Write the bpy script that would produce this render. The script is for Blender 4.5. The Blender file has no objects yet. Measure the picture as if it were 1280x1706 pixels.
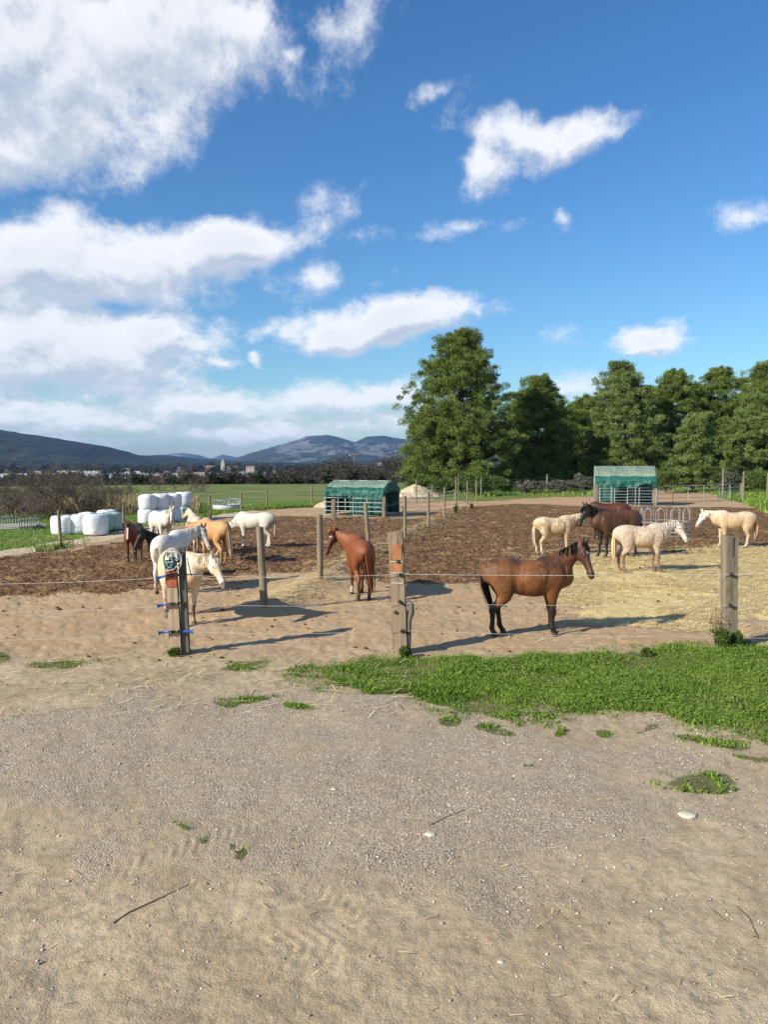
import bpy, math, random
import numpy as np
from mathutils import Vector, Matrix

random.seed(7)
RNG = np.random.default_rng(11)
SC = bpy.context.scene
COL = SC.collection
R = math.radians

# ------------------------------------------------------------------ camera
CAM_H = 2.9
FPX = 1280.0            # focal length in pixels of the 1280x1706 photograph
HORIZON = 770.0
PITCH = math.atan((853 - HORIZON) / FPX)
cam_d = bpy.data.cameras.new('camera')
cam_d.sensor_fit = 'VERTICAL'
cam_d.sensor_height = 36.0
cam_d.lens = 36.0 * FPX / 1706.0
cam_d.clip_start = 0.1
cam_d.clip_end = 60000
cam = bpy.data.objects.new('camera', cam_d)
COL.objects.link(cam)
cam.location = (0, 0, CAM_H)
cam.rotation_euler = (math.pi / 2 - PITCH, 0, 0)
SC.camera = cam

SC.view_settings.view_transform = 'Standard'
SC.view_settings.look = 'None'
SC.view_settings.exposure = 0.62
SC.view_settings.gamma = 1.0

# ------------------------------------------------------------------ sun and sky
SUN_EL = R(28.5)
SHX, SHY = 0.83, 0.56                       # the way shadows fall on the ground
_n = math.hypot(SHX, SHY); SHX /= _n; SHY /= _n
sun_dir = Vector((-SHX * math.cos(SUN_EL), -SHY * math.cos(SUN_EL), math.sin(SUN_EL)))
sl = bpy.data.lights.new('sun', 'SUN')
sl.energy = 5.0
sl.angle = R(0.5)
sl.color = (1.0, 0.93, 0.79)
so = bpy.data.objects.new('sun', sl)
COL.objects.link(so)
so.rotation_euler = sun_dir.to_track_quat('Z', 'Y').to_euler()
so.location = (-20, -20, 30)


def pix_dir(px, py):
    x = (px - 640) / FPX; y = (853 - py) / FPX
    c, s = math.cos(PITCH), math.sin(PITCH)
    return np.array([x, c + y * s, -s + y * c])


def P(px, py, z=0.0):
    """point on level z that the photograph shows at (px, py)"""
    d = pix_dir(px, py)
    t = (z - CAM_H) / d[2]
    return Vector((d[0] * t, d[1] * t, z))


def PD(px, dist):
    """ground point in column px at forward distance dist"""
    return Vector(((px - 640) / FPX * dist, dist, 0.0))


def proj(x, y, z):
    c, s = math.cos(PITCH), math.sin(PITCH)
    dz = z - CAM_H
    f = y * c - dz * s
    u = y * s + dz * c
    f = np.maximum(f, 1e-3)
    return 640 + FPX * x / f, 853 - FPX * u / f


def zat(py, dist):
    """height seen at row py at forward distance dist"""
    d = pix_dir(640, py)
    return CAM_H + d[2] / d[1] * dist


# ------------------------------------------------------------------ world
def build_world():
    w = bpy.data.worlds.new('World'); SC.world = w; w.use_nodes = True
    nt = w.node_tree; nt.nodes.clear()
    N = nt.nodes; L = nt.links
    out = N.new('ShaderNodeOutputWorld'); bg = N.new('ShaderNodeBackground')
    L.new(bg.outputs[0], out.inputs[0])
    bg.inputs[1].default_value = 0.074
    sky = N.new('ShaderNodeTexSky'); sky.sky_type = 'NISHITA'; sky.sun_disc = False
    sky.sun_elevation = SUN_EL
    sky.sun_rotation = math.atan2(sun_dir.x, sun_dir.y)
    sky.air_density = 1.15; sky.dust_density = 0.35; sky.ozone_density = 2.2
    tc = N.new('ShaderNodeTexCoord')
    sep = N.new('ShaderNodeSeparateXYZ'); L.new(tc.outputs['Generated'], sep.inputs[0])

    def M(op, a, b=None, c=None, tree=nt, clamp=False):
        n = tree.nodes.new('ShaderNodeMath'); n.operation = op; n.use_clamp = clamp
        for i, v in enumerate((a, b, c)):
            if v is None: continue
            if isinstance(v, (int, float)): n.inputs[i].default_value = v
            else: tree.links.new(v, n.inputs[i])
        return n.outputs[0]
    az = M('ARCTAN2', sep.outputs[0], sep.outputs[1])
    hz = M('SQRT', M('ADD', M('MULTIPLY', sep.outputs[0], sep.outputs[0]), M('MULTIPLY', sep.outputs[1], sep.outputs[1])))
    el = M('ARCTAN2', sep.outputs[2], hz)
    cmb = N.new('ShaderNodeCombineXYZ'); L.new(az, cmb.inputs[0]); L.new(el, cmb.inputs[1])
    # ---- cloud field group: input direction angles, output field
    g = bpy.data.node_groups.new('cloud_field', 'ShaderNodeTree')
    g.interface.new_socket('Vector', in_out='INPUT', socket_type='NodeSocketVector')
    g.interface.new_socket('Field', in_out='OUTPUT', socket_type='NodeSocketFloat')
    gi = g.nodes.new('NodeGroupInput'); go = g.nodes.new('NodeGroupOutput')
    gl = g.links

    def noise(vec, scale, detail, rough, lac=2.0, vecout=False):
        n = g.nodes.new('ShaderNodeTexNoise'); n.noise_dimensions = '3D'
        n.inputs['Scale'].default_value = scale; n.inputs['Detail'].default_value = detail
        n.inputs['Roughness'].default_value = rough; n.inputs['Lacunarity'].default_value = lac
        gl.new(vec, n.inputs['Vector'])
        return n.outputs[1] if vecout else n.outputs[0]
    # stretch along the horizon at low elevation
    s2 = g.nodes.new('ShaderNodeSeparateXYZ'); gl.new(gi.outputs[0], s2.inputs[0])
    flat = M('POWER', M('ADD', M('MAXIMUM', s2.outputs[1], 0.0, tree=g), 0.05, tree=g), 0.45, tree=g)
    cv = g.nodes.new('ShaderNodeCombineXYZ')
    gl.new(s2.outputs[0], cv.inputs[0])
    gl.new(M('MULTIPLY', flat, 1.35, tree=g), cv.inputs[1])
    wn = noise(cv.outputs[0], 9.0, 6, 0.6, vecout=True)
    sub = g.nodes.new('ShaderNodeVectorMath'); sub.operation = 'SUBTRACT'
    gl.new(wn, sub.inputs[0]); sub.inputs[1].default_value = (0.5, 0.5, 0.5)
    scl = g.nodes.new('ShaderNodeVectorMath'); scl.operation = 'MULTIPLY'
    gl.new(sub.outputs[0], scl.inputs[0]); scl.inputs[1].default_value = (0.10, 0.065, 0)
    add = g.nodes.new('ShaderNodeVectorMath'); add.operation = 'ADD'
    gl.new(gi.outputs[0], add.inputs[0]); gl.new(scl.outputs[0], add.inputs[1])
    wp = add.outputs[0]
    blobs = [  # px, py, rx, ry, tilt, weight
        (20, 90, 330, 190, -8, 1.3), (230, 60, 250, 150, 12, 1.1), (380, 50, 110, 120, 20, .8), (10, 230, 130, 76, 20, .85), (170, 190, 110, 45, 25, .4),
        (600, 35, 100, 62, 40, .55), (485, 92, 36, 20, 0, .36),
        (60, 440, 190, 90, 3, 1.2), (210, 450, 200, 72, 5, 1.1), (60, 515, 200, 36, 0, .5), (370, 420, 140, 52, 12, 1.2), (450, 405, 60, 35, 10, .6),
        (60, 500, 220, 40, 0, .55), (540, 375, 60, 42, 35, .36), (600, 385, 60, 18, 5, .25), (545, 465, 55, 26, 0, .5), (450, 470, 170, 18, 0, .2),
        (90, 590, 260, 84, 0, 1.1), (260, 570, 130, 50, 5, .9), (120, 645, 220, 24, 0, .5), (355, 606, 34, 16, 0, .5), (430, 600, 14, 10, 0, .4),
        (560, 560, 110, 30, 7, .95), (660, 535, 150, 40, 6, 1.1), (740, 520, 70, 26, 3, .8), (440, 560, 38, 15, 0, .4),
        (100, 690, 330, 34, 0, .6), (300, 670, 300, 34, 0, .62), (560, 668, 190, 34, 3, .75), (470, 715, 260, 30, 0, .5), (150, 735, 260, 22, 0, .4), (640, 700, 90, 30, 0, .5),
        (820, 265, 75, 42, 45, .7), (880, 225, 90, 44, -5, .9), (970, 225, 90, 34, 10, .7), (1000, 195, 70, 18, 3, .4), (830, 215, 40, 30, 0, .45), (900, 250, 90, 30, 20, .5),
        (720, 158, 45, 20, 25, .36), (765, 175, 30, 30, 0, .12), (932, 368, 24, 18, -35, .36), (760, 388, 75, 14, 10, .22), (1265, 360, 60, 28, -15, .42),
        (1085, 565, 70, 25, 5, 1.0), (1050, 580, 36, 14, 0, .6), (1120, 552, 36, 16, 0, .7), (960, 635, 70, 22, 0, .25), (930, 545, 30, 16, 0, .12),
        (-420, 300, 420, 180, 0, 1.0), (-500, 600, 400, 80, 0, .9), (1900, 300, 260, 120, 0, .8), (1700, 560, 200, 60, 0, .7), (2300, 480, 260, 90, 0, .8),
    ]
    field = None

    def ang(px, py):
        d = pix_dir(px, py); return math.atan2(d[0], d[1]), math.atan2(d[2], math.hypot(d[0], d[1]))
    for (px, py, rx, ry, tilt, wt) in blobs:
        a, e = ang(px, py)
        kx = abs(ang(px + 10, py)[0] - a) / 10; ky = abs(ang(px, py + 10)[1] - e) / 10
        mp = g.nodes.new('ShaderNodeMapping'); mp.vector_type = 'TEXTURE'
        mp.inputs['Location'].default_value = (a, e, 0)
        mp.inputs['Rotation'].default_value = (0, 0, R(tilt))
        mp.inputs['Scale'].default_value = (rx * kx * 1.18, ry * ky * 1.25, 1)
        gl.new(wp, mp.inputs['Vector'])
        ln = g.nodes.new('ShaderNodeVectorMath'); ln.operation = 'LENGTH'
        gl.new(mp.outputs[0], ln.inputs[0])
        m = M('MULTIPLY', M('SUBTRACT', 1.0, ln.outputs['Value'], tree=g), wt, tree=g)
        if field is None: field = m
        else:
            field = M('SMOOTH_MAX', field, m, 0.12, tree=g)
    # clouds of the sky behind the photographer
    back = noise(cv.outputs[0], 2.2, 3, 0.5)
    bf = M('MULTIPLY', M('SUBTRACT', back, 0.52, tree=g), 5.0, tree=g)
    outside = M('MULTIPLY', M('SUBTRACT', M('ABSOLUTE', s2.outputs[0], tree=g), 1.1, tree=g), 4.0, tree=g, clamp=True)
    bf = M('SUBTRACT', M('MULTIPLY', bf, outside, tree=g), M('MULTIPLY', M('SUBTRACT', 1.0, outside, tree=g), 2.0, tree=g), tree=g)
    field = M('MAXIMUM', field, bf, tree=g)
    det = noise(cv.outputs[0], 14.0, 10, 0.68)
    det2 = noise(cv.outputs[0], 5.5, 4, 0.55)
    dsum = M('ADD', M('MULTIPLY', M('SUBTRACT', det, 0.5, tree=g), 1.4, tree=g), M('MULTIPLY', M('SUBTRACT', det2, 0.5, tree=g), 0.7, tree=g), tree=g)
    gl.new(M('ADD', field, dsum, tree=g), go.inputs[0])

    def ev(dx, dy):
        n = N.new('ShaderNodeGroup'); n.node_tree = g
        v = N.new('ShaderNodeVectorMath'); v.operation = 'ADD'
        L.new(cmb.outputs[0], v.inputs[0]); v.inputs[1].default_value = (dx, dy, 0)
        L.new(v.outputs[0], n.inputs[0]); return n.outputs[0]
    f0 = ev(0, 0); f1 = ev(-0.009, 0.022)

    def sst(x, a, b):
        mr = N.new('ShaderNodeMapRange'); mr.interpolation_type = 'SMOOTHSTEP'
        L.new(x, mr.inputs[0]); mr.inputs[1].default_value = a; mr.inputs[2].default_value = b
        return mr.outputs[0]
    dens = sst(f0, -0.04, 0.60)
    body = sst(f0, 0.15, 1.1)
    lit = sst(M('SUBTRACT', f0, f1), -0.36, 0.26)
    lit = M('ADD', M('MULTIPLY', lit, 0.72), M('MULTIPLY', M('SUBTRACT', 1.0, body), 0.28), clamp=True)
    cr = N.new('ShaderNodeMix'); cr.data_type = 'RGBA'
    cr.inputs[6].default_value = (4.3, 5.0, 6.2, 1); cr.inputs[7].default_value = (9.6, 9.6, 9.7, 1)
    L.new(lit, cr.inputs[0])
    # haze thickens towards the horizon so clouds there are whiter and dimmer
    hs = N.new('ShaderNodeHueSaturation'); hs.inputs['Saturation'].default_value = 1.22; hs.inputs['Value'].default_value = 1.0
    L.new(sky.outputs[0], hs.inputs['Color'])
    tn = N.new('ShaderNodeMix'); tn.data_type = 'RGBA'; tn.blend_type = 'MULTIPLY'; tn.inputs[0].default_value = 1; tn.inputs[7].default_value = (.80, 1.07, 1.30, 1); L.new(hs.outputs[0], tn.inputs[6])
    mx = N.new('ShaderNodeMix'); mx.data_type = 'RGBA'
    L.new(M('MULTIPLY', dens, 0.93), mx.inputs[0]); L.new(tn.outputs[2], mx.inputs[6]); L.new(cr.outputs[2], mx.inputs[7])
    L.new(mx.outputs[2], bg.inputs[0])
    try: w.cycles.sampling_method = 'MANUAL'; w.cycles.sample_map_resolution = 512
    except Exception: pass


build_world()


# ------------------------------------------------------------------ numpy noise
def _hash(ix, iy, seed):
    h = (ix.astype(np.int64) * 374761393 + iy.astype(np.int64) * 668265263 + seed * 1442695041) & 0xFFFFFFFF
    h = ((h ^ (h >> 13)) * 1274126177) & 0xFFFFFFFF
    h = h ^ (h >> 16)
    return (h & 0xFFFF) / 65535.0


def vnoise(x, y, seed=0):
    x = np.asarray(x, float); y = np.asarray(y, float)
    ix = np.floor(x); iy = np.floor(y); fx = x - ix; fy = y - iy
    fx = fx * fx * (3 - 2 * fx); fy = fy * fy * (3 - 2 * fy)
    a = _hash(ix, iy, seed); b = _hash(ix + 1, iy, seed); c = _hash(ix, iy + 1, seed); d = _hash(ix + 1, iy + 1, seed)
    return a + (b - a) * fx + (c - a) * fy + (a - b - c + d) * fx * fy


def fbm(x, y, seed=0, octv=4, gain=0.5):
    s = 0; amp = 1; t = 0
    for o in range(octv):
        s = s + amp * vnoise(x * 2 ** o + 17.3 * o, y * 2 ** o - 9.1 * o, seed + o); t += amp; amp *= gain
    return s / t


def sstep(a, b, x):
    t = np.clip((x - a) / (b - a), 0, 1); return t * t * (3 - 2 * t)


def in_poly(px, py, poly):
    inside = np.zeros(px.shape, bool); n = len(poly)
    for i in range(n):
        x1, y1 = poly[i]; x2, y2 = poly[(i + 1) % n]
        if y1 == y2: continue
        c = ((y1 > py) != (y2 > py)) & (px < (x2 - x1) * (py - y1) / (y2 - y1) + x1)
        inside ^= c
    return inside


# ------------------------------------------------------------------ objects
def tag(o, label=None, cat=None, group=None, kind=None):
    if label: o['label'] = label
    if cat: o['category'] = cat
    if group: o['group'] = group
    if kind: o['kind'] = kind
    return o


def thing(name, label, cat, loc=(0, 0, 0), rz=0.0, group=None, scale=1.0):
    o = bpy.data.objects.new(name, None); COL.objects.link(o)
    o.location = loc; o.rotation_euler = (0, 0, rz); o.scale = (scale,) * 3
    o.empty_display_size = 0.2
    return tag(o, label, cat, group)


def np_mesh(name, v, f, mat, parent=None, smooth=False, attrs=None, cols=None):
    """v (n,3); f (m,k) constant polygon size"""
    me = bpy.data.meshes.new(name)
    v = np.asarray(v, np.float32); f = np.asarray(f, np.int32)
    k = f.shape[1]
    me.vertices.add(len(v)); me.vertices.foreach_set('co', v.ravel())
    me.loops.add(f.size); me.loops.foreach_set('vertex_index', f.ravel())
    me.polygons.add(len(f)); me.polygons.foreach_set('loop_start', np.arange(0, f.size, k, dtype=np.int32))
    try: me.polygons.foreach_set('loop_total', np.full(len(f), k, np.int32))
    except Exception: pass
    if smooth: me.polygons.foreach_set('use_smooth', np.ones(len(f), bool))
    me.update(calc_edges=True)
    me.validate()
    for an, av in (attrs or {}).items():
        a = me.attributes.new(an, 'FLOAT', 'POINT'); a.data.foreach_set('value', np.asarray(av, np.float32).ravel())
    if cols is not None:
        a = me.attributes.new('col', 'FLOAT_COLOR', 'POINT')
        c4 = np.ones((len(v), 4), np.float32); c4[:, :3] = cols
        a.data.foreach_set('color', c4.ravel())
    me.materials.append(mat)
    o = bpy.data.objects.new(name, me); COL.objects.link(o)
    if parent: o.parent = parent
    return o


class MB:
    """collects shapes into one mesh"""
    def __init__(s): s.v = []; s.f = []; s.sm = []

    def add(s, vs, fs, smooth=False):
        o = len(s.v); s.v += [tuple(p) for p in vs]; s.f += [tuple(i + o for i in q) for q in fs]; s.sm += [smooth] * len(fs); return s

    def box(s, c, size, rot=None, taper=1.0):
        cx, cy, cz = c; sx, sy, sz = size[0] / 2, size[1] / 2, size[2] / 2
        vs = []
        for k in (-1, 1):
            t = taper if k > 0 else 1
            for (i, j) in ((-1, -1), (1, -1), (1, 1), (-1, 1)):
                p = Vector((i * sx * t, j * sy * t, k * sz))
                if rot is not None: p = rot @ p
                vs.append((p.x + cx, p.y + cy, p.z + cz))
        return s.add(vs, [(3, 2, 1, 0), (4, 5, 6, 7), (0, 1, 5, 4), (1, 2, 6, 5), (2, 3, 7, 6), (3, 0, 4, 7)])

    def tube(s, pts, r, n=6, cap=True, smooth=True):
        pts = [Vector(p) for p in pts]; m = len(pts)
        rr = r if isinstance(r, (list, tuple)) else [r] * m
        vs = []; fs = []
        up = None
        for i, p in enumerate(pts):
            d = (pts[min(i + 1, m - 1)] - pts[max(i - 1, 0)])
            if d.length < 1e-9: d = Vector((0, 0, 1))
            d.normalize()
            if up is None:
                up = Vector((0, 0, 1)) if abs(d.z) < .9 else Vector((1, 0, 0))
            a = d.cross(up)
            if a.length < 1e-6: a = d.orthogonal()
            a.normalize(); b = a.cross(d).normalized(); up = b
            for k in range(n):
                t = 2 * math.pi * k / n
                vs.append(p + (a * math.cos(t) + b * math.sin(t)) * rr[i])
        for i in range(m - 1):
            for k in range(n):
                fs.append((i * n + k, i * n + (k + 1) % n, (i + 1) * n + (k + 1) % n, (i + 1) * n + k))
        s.add(vs, fs, smooth)
        if cap:
            s.add([vs[k] for k in range(n)], [tuple(range(n))])
            s.add([vs[(m - 1) * n + k] for k in range(n)], [tuple(reversed(range(n)))])
        return s

    def build(s, name, mat, parent=None):
        me = bpy.data.meshes.new(name); me.from_pydata(s.v, [], s.f); me.update()
        me.polygons.foreach_set('use_smooth', s.sm)
        me.materials.append(mat)
        o = bpy.data.objects.new(name, me); COL.objects.link(o)
        if parent: o.parent = parent
        return o


def copy_tree(o, parent=None):
    c = o.copy(); COL.objects.link(c)
    if parent: c.parent = parent
    for ch in [x for x in COL.objects if x.parent == o]:
        copy_tree(ch, c)
    return c


# ------------------------------------------------------------------ materials
class NT:
    def __init__(s, name):
        s.m = bpy.data.materials.new(name); s.m.use_nodes = True
        s.t = s.m.node_tree; s.t.nodes.clear()
        s.out = s.n('ShaderNodeOutputMaterial'); s.b = s.n('ShaderNodeBsdfPrincipled')
        s.l(s.b.outputs[0], s.out.inputs[0])
        s.b.inputs['Roughness'].default_value = .85
        s.b.inputs['Specular IOR Level'].default_value = .25

    def n(s, t, **k):
        x = s.t.nodes.new(t)
        for a, b in k.items(): setattr(x, a, b)
        return x

    def l(s, a, b): s.t.links.new(a, b)

    def math(s, op, a, b=None, clamp=False):
        n = s.n('ShaderNodeMath', operation=op, use_clamp=clamp)
        for i, v in enumerate((a, b)):
            if v is None: continue
            if isinstance(v, (int, float)): n.inputs[i].default_value = v
            else: s.l(v, n.inputs[i])
        return n.outputs[0]

    def coord(s, kind='Object'):
        return s.n('ShaderNodeTexCoord').outputs[kind]

    def pos(s): return s.n('ShaderNodeNewGeometry').outputs['Position']

    def scalev(s, v, sc):
        m = s.n('ShaderNodeMapping'); m.inputs['Scale'].default_value = sc; s.l(v, m.inputs[0]); return m.outputs[0]

    def noise(s, v, scale, detail=4, rough=.55, dist=0.0):
        n = s.n('ShaderNodeTexNoise'); n.inputs['Scale'].default_value = scale
        n.inputs['Detail'].default_value = detail; n.inputs['Roughness'].default_value = rough
        n.inputs['Distortion'].default_value = dist
        s.l(v, n.inputs['Vector']); return n.outputs[0]

    def voro(s, v, scale, feature='F1', out=0, rnd=1.0):
        n = s.n('ShaderNodeTexVoronoi', feature=feature); n.inputs['Scale'].default_value = scale
        n.inputs['Randomness'].default_value = rnd
        s.l(v, n.inputs['Vector']); return n.outputs[out]

    def ramp(s, x, stops, mode='LINEAR'):
        r = s.n('ShaderNodeValToRGB'); cr = r.color_ramp; cr.interpolation = mode
        while len(cr.elements) < len(stops): cr.elements.new(.5)
        for e, (p, c) in zip(cr.elements, stops):
            e.position = p; e.color = (c[0], c[1], c[2], 1) if not isinstance(c, (int, float)) else (c, c, c, 1)
        s.l(x, r.inputs[0]); return r.outputs[0]

    def range(s, x, a, b, c=0., d=1., smooth=True):
        m = s.n('ShaderNodeMapRange'); m.interpolation_type = 'SMOOTHSTEP' if smooth else 'LINEAR'
        s.l(x, m.inputs[0])
        for i, v in enumerate((a, b, c, d)): m.inputs[i + 1].default_value = v
        return m.outputs[0]

    def mix(s, f, a, b, mode='MIX'):
        m = s.n('ShaderNodeMix', data_type='RGBA', blend_type=mode)
        if isinstance(f, (int, float)): m.inputs[0].default_value = f
        else: s.l(f, m.inputs[0])
        for i, v in ((6, a), (7, b)):
            if isinstance(v, (tuple, list)): m.inputs[i].default_value = (v[0], v[1], v[2], 1)
            else: s.l(v, m.inputs[i])
        return m.outputs[2]

    def attr(s, name, out='Fac'):
        a = s.n('ShaderNodeAttribute', attribute_name=name); return a.outputs[out]

    def bump(s, h, dist, strength=1.0, prev=None):
        b = s.n('ShaderNodeBump'); b.inputs['Strength'].default_value = strength; b.inputs['Distance'].default_value = dist
        s.l(h, b.inputs['Height'])
        if prev is not None: s.l(prev, b.inputs['Normal'])
        return b.outputs[0]

    def done(s, col=None, normal=None, rough=None, spec=None, metal=None):
        if col is not None:
            if isinstance(col, (tuple, list)): s.b.inputs['Base Color'].default_value = (*col, 1)
            else: s.l(col, s.b.inputs['Base Color'])
        if normal is not None: s.l(normal, s.b.inputs['Normal'])
        if rough is not None: s.b.inputs['Roughness'].default_value = rough
        if spec is not None: s.b.inputs['Specular IOR Level'].default_value = spec
        if metal is not None: s.b.inputs['Metallic'].default_value = metal
        return s.m


def mat_var(name, c1, c2, scale=6, rough=.8, bump=0.0, bscale=30, stretch=(1, 1, 1), spec=.25, metal=0, c3=None, coord='Object'):
    t = NT(name); v = t.scalev(t.coord(coord), stretch)
    n = t.noise(v, scale, 5, .6)
    col = t.ramp(n, [(.3, c1), (.7, c2)] if c3 is None else [(.25, c1), (.5, c2), (.75, c3)])
    nor = None
    if bump: nor = t.bump(t.noise(v, bscale, 5, .6), bump)
    return t.done(col, nor, rough, spec, metal)


M_WOOD = mat_var('weathered_wood', (.07, .055, .038), (.22, .18, .125), 7, .9, .010, 26, (1, 1, .10), c3=(.13, .105, .075))
M_WOODNEW = mat_var('split_wood', (.22, .15, .085), (.42, .31, .19), 5, .9, .006, 22, (1, 1, .1))
M_WOODDK = mat_var('dark_wood', (.075, .068, .058), (.16, .145, .12), 5, .9, .006, 22, (1, 1, .1))
M_GALV = mat_var('galvanised_steel', (.25, .265, .27), (.40, .42, .43), 9, .5, metal=.35, spec=.5)
M_GALVG = mat_var('painted_green_steel', (.25, .42, .38), (.45, .6, .56), 5, .5, metal=.1, spec=.5)
M_ROPE = mat_var('white_rope', (.34, .33, .30), (.55, .53, .49), 40, .7)
M_BLUE = mat_var('blue_plastic', (.012, .06, .26), (.03, .11, .38), 20, .35, spec=.5)
M_RUST = mat_var('rust_plate', (.28, .06, .03), (.45, .13, .06), 14, .8, .003, 40)
M_ORANGE = mat_var('orange_stain', (.20, .08, .035), (.40, .18, .08), 14, .85, .003, 40, (1, 1, .5))
M_BLACK = mat_var('black_rubber', (.015, .015, .016), (.035, .035, .037), 12, .5)
M_TEAL = mat_var('teal_plastic', (.05, .2, .26), (.1, .32, .38), 20, .4)
M_WHITEP = mat_var('white_plastic', (.42, .42, .40), (.58, .58, .55), 8, .4, spec=.5)
M_HOSE = mat_var('grey_hose', (.28, .27, .24), (.45, .43, .4), 20, .5)

# ================================================================== GROUND
GRASS_FRONT = [(528, 1122), (580, 1106), (650, 1092), (700, 1092), (850, 1094), (960, 1092), (1060, 1088), (1180, 1082), (1280, 1080), (2200, 1072), (2200, 1290), (1280, 1232), (1180, 1224), (1120, 1207), (1040, 1190), (960, 1176), (900, 1192), (850, 1196), (790, 1190), (740, 1166), (640, 1158), (580, 1158), (545, 1142)]
GRAVEL = [(-900, 1195), (150, 1185), (300, 1160), (420, 1142), (540, 1160), (700, 1168), (860, 1196), (1000, 1200), (1120, 1250), (1190, 1330), (1180, 1430), (960, 1500), (780, 1480), (620, 1420), (430, 1400), (250, 1390), (60, 1400), (-900, 1390)]
MULCH = [(-1500, 945), (-300, 935), (0, 928), (110, 916), (230, 897), (330, 877), (450, 858), (540, 862), (700, 866), (760, 846), (860, 838), (1000, 844), (1280, 846), (2200, 850), (2200, 915), (1280, 908), (1180, 925), (1010, 905), (930, 945), (880, 962), (700, 985), (640, 965), (560, 955), (450, 950), (400, 965), (300, 985), (0, 995), (-1500, 1010)]
STRAW = [(880, 985), (900, 945), (950, 925), (1010, 915), (1100, 935), (1170, 912), (1280, 908), (2200, 915), (2200, 1050), (1280, 1030), (1190, 1050), (1060, 1040), (980, 1030), (930, 1010)]
FIELD = [(-2500, 980), (-300, 945), (0, 927), (101, 914), (206, 890), (290, 878), (351, 866), (402, 857), (444, 849), (520, 845), (548, 838), (560, 824), (690, 820), (700, 600), (-2500, 600)]
FIELD_R = [(690, 831), (790, 836), (912, 829), (992, 827), (1090, 816), (1180, 822), (1236, 838), (1280, 855), (2500, 905), (2500, 600), (690, 600)]
TRACK = [(-900, 985), (-300, 955), (0, 917), (100, 902), (200, 884), (330, 862), (420, 850), (440, 852), (330, 870), (200, 894), (100, 912), (0, 928), (-300, 970), (-900, 1005)]
YARD = [(520, 846), (545, 832), (600, 822), (690, 818), (800, 828), (900, 826), (992, 826), (1090, 822), (1190, 826), (1190, 838), (1000, 842), (860, 838), (760, 846), (640, 852)]
SPOTS = [  # small green patches: px, py, rx, ry
    (1160, 1310, 72, 22), (1190, 1243, 55, 15), (1250, 1272, 50, 8), (1020, 1220, 22, 9), (1090, 1226, 22, 6), (935, 1215, 20, 7), (820, 1215, 26, 9), (755, 1197, 34, 8),
    (0, 1094, 34, 14), (112, 1103, 60, 9), (425, 1108, 50, 12), (292, 1090, 22, 5), (425, 1166, 50, 6), (480, 1180, 30, 6), (390, 1174, 22, 6), (885, 1272, 10, 4), (280, 1375, 12, 6), (415, 1410, 22, 6),
    (1230, 1540, 10, 5), (290, 1385, 14, 7), (318, 1400, 12, 6), (384, 1406, 9, 5), (640, 1160, 60, 12), (1225, 1070, 45, 12)]


def terrain_z(x, y):
    d = np.hypot(x, y)
    left = sstep(0.06, -0.02, x / np.maximum(d, 1))          # the valley opens to the left of the pines
    z = -15.0 * sstep(96, 300, d) * left - 15.0 * sstep(220, 700, d) * (1 - left)
    return z


def masks_at(x, y):
    """mask values (0..1) on the ground at world x, y"""
    px, py = proj(x, y, 0 * x)
    wob = 0.12 * np.maximum(np.hypot(x, y), 2) / 10
    nx = (fbm(x * 1.3, y * 1.3, 5, 4) - .5); ny = (fbm(x * 1.3, y * 1.3, 55, 4) - .5)
    x2 = x + nx * 1.6 * (0.5 + wob); y2 = y + ny * 1.6 * (0.5 + wob)
    y2 = np.maximum(y2, .3)
    qx, qy = proj(x2, y2, 0 * x)
    ok = y > 0.5
    m = {}
    m['grass'] = in_poly(qx, qy, GRASS_FRONT) & ok
    g2 = np.zeros(x.shape)
    fx = proj(x + nx * .7, np.maximum(y + ny * .9, .3), 0 * x)
    for (a, b, rx, ry) in SPOTS:
        g2 = np.maximum(g2, 1.05 - np.hypot((fx[0] - a) / rx, (fx[1] - b) / ry))
    m['spot'] = sstep(0, .5, g2) * ok
    x3 = x + nx * 3.2; y3 = np.maximum(y + ny * 3.2, .3)
    sx, sy = proj(x3, y3, 0 * x)
    for nm_, pl_, amp, jr in (('grass', GRASS_FRONT, 1.1, 1.1), ('gravel', GRAVEL, 2.8, 4.2), ('mulch', MULCH, 2.6, 2.2), ('straw', STRAW, 3.0, 2.2)):
        acc = 0
        for q in range(5):
            ja, jb = ((0, 0), (.28, .1), (-.2, .3), (-.3, -.15), (.15, -.3))[q]
            a_, b_ = proj(x + nx * amp + ja * jr, np.maximum(y + ny * amp + jb * jr * .6, .3), 0 * x)
            acc = acc + in_poly(a_, b_, pl_)
        m[nm_] = (acc / 5.0) * ok
    lx, ly = proj(x + nx * .8, np.maximum(y + ny * .8, .3), 0 * x)
    m['field'] = (in_poly(lx, ly, FIELD) | in_poly(lx, ly, FIELD_R)) & ok
    m['track'] = in_poly(lx, ly, TRACK) & ok
    m['yard'] = in_poly(sx, sy, YARD) & ok
    return {k: v.astype(float) for k, v in m.items()}


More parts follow.
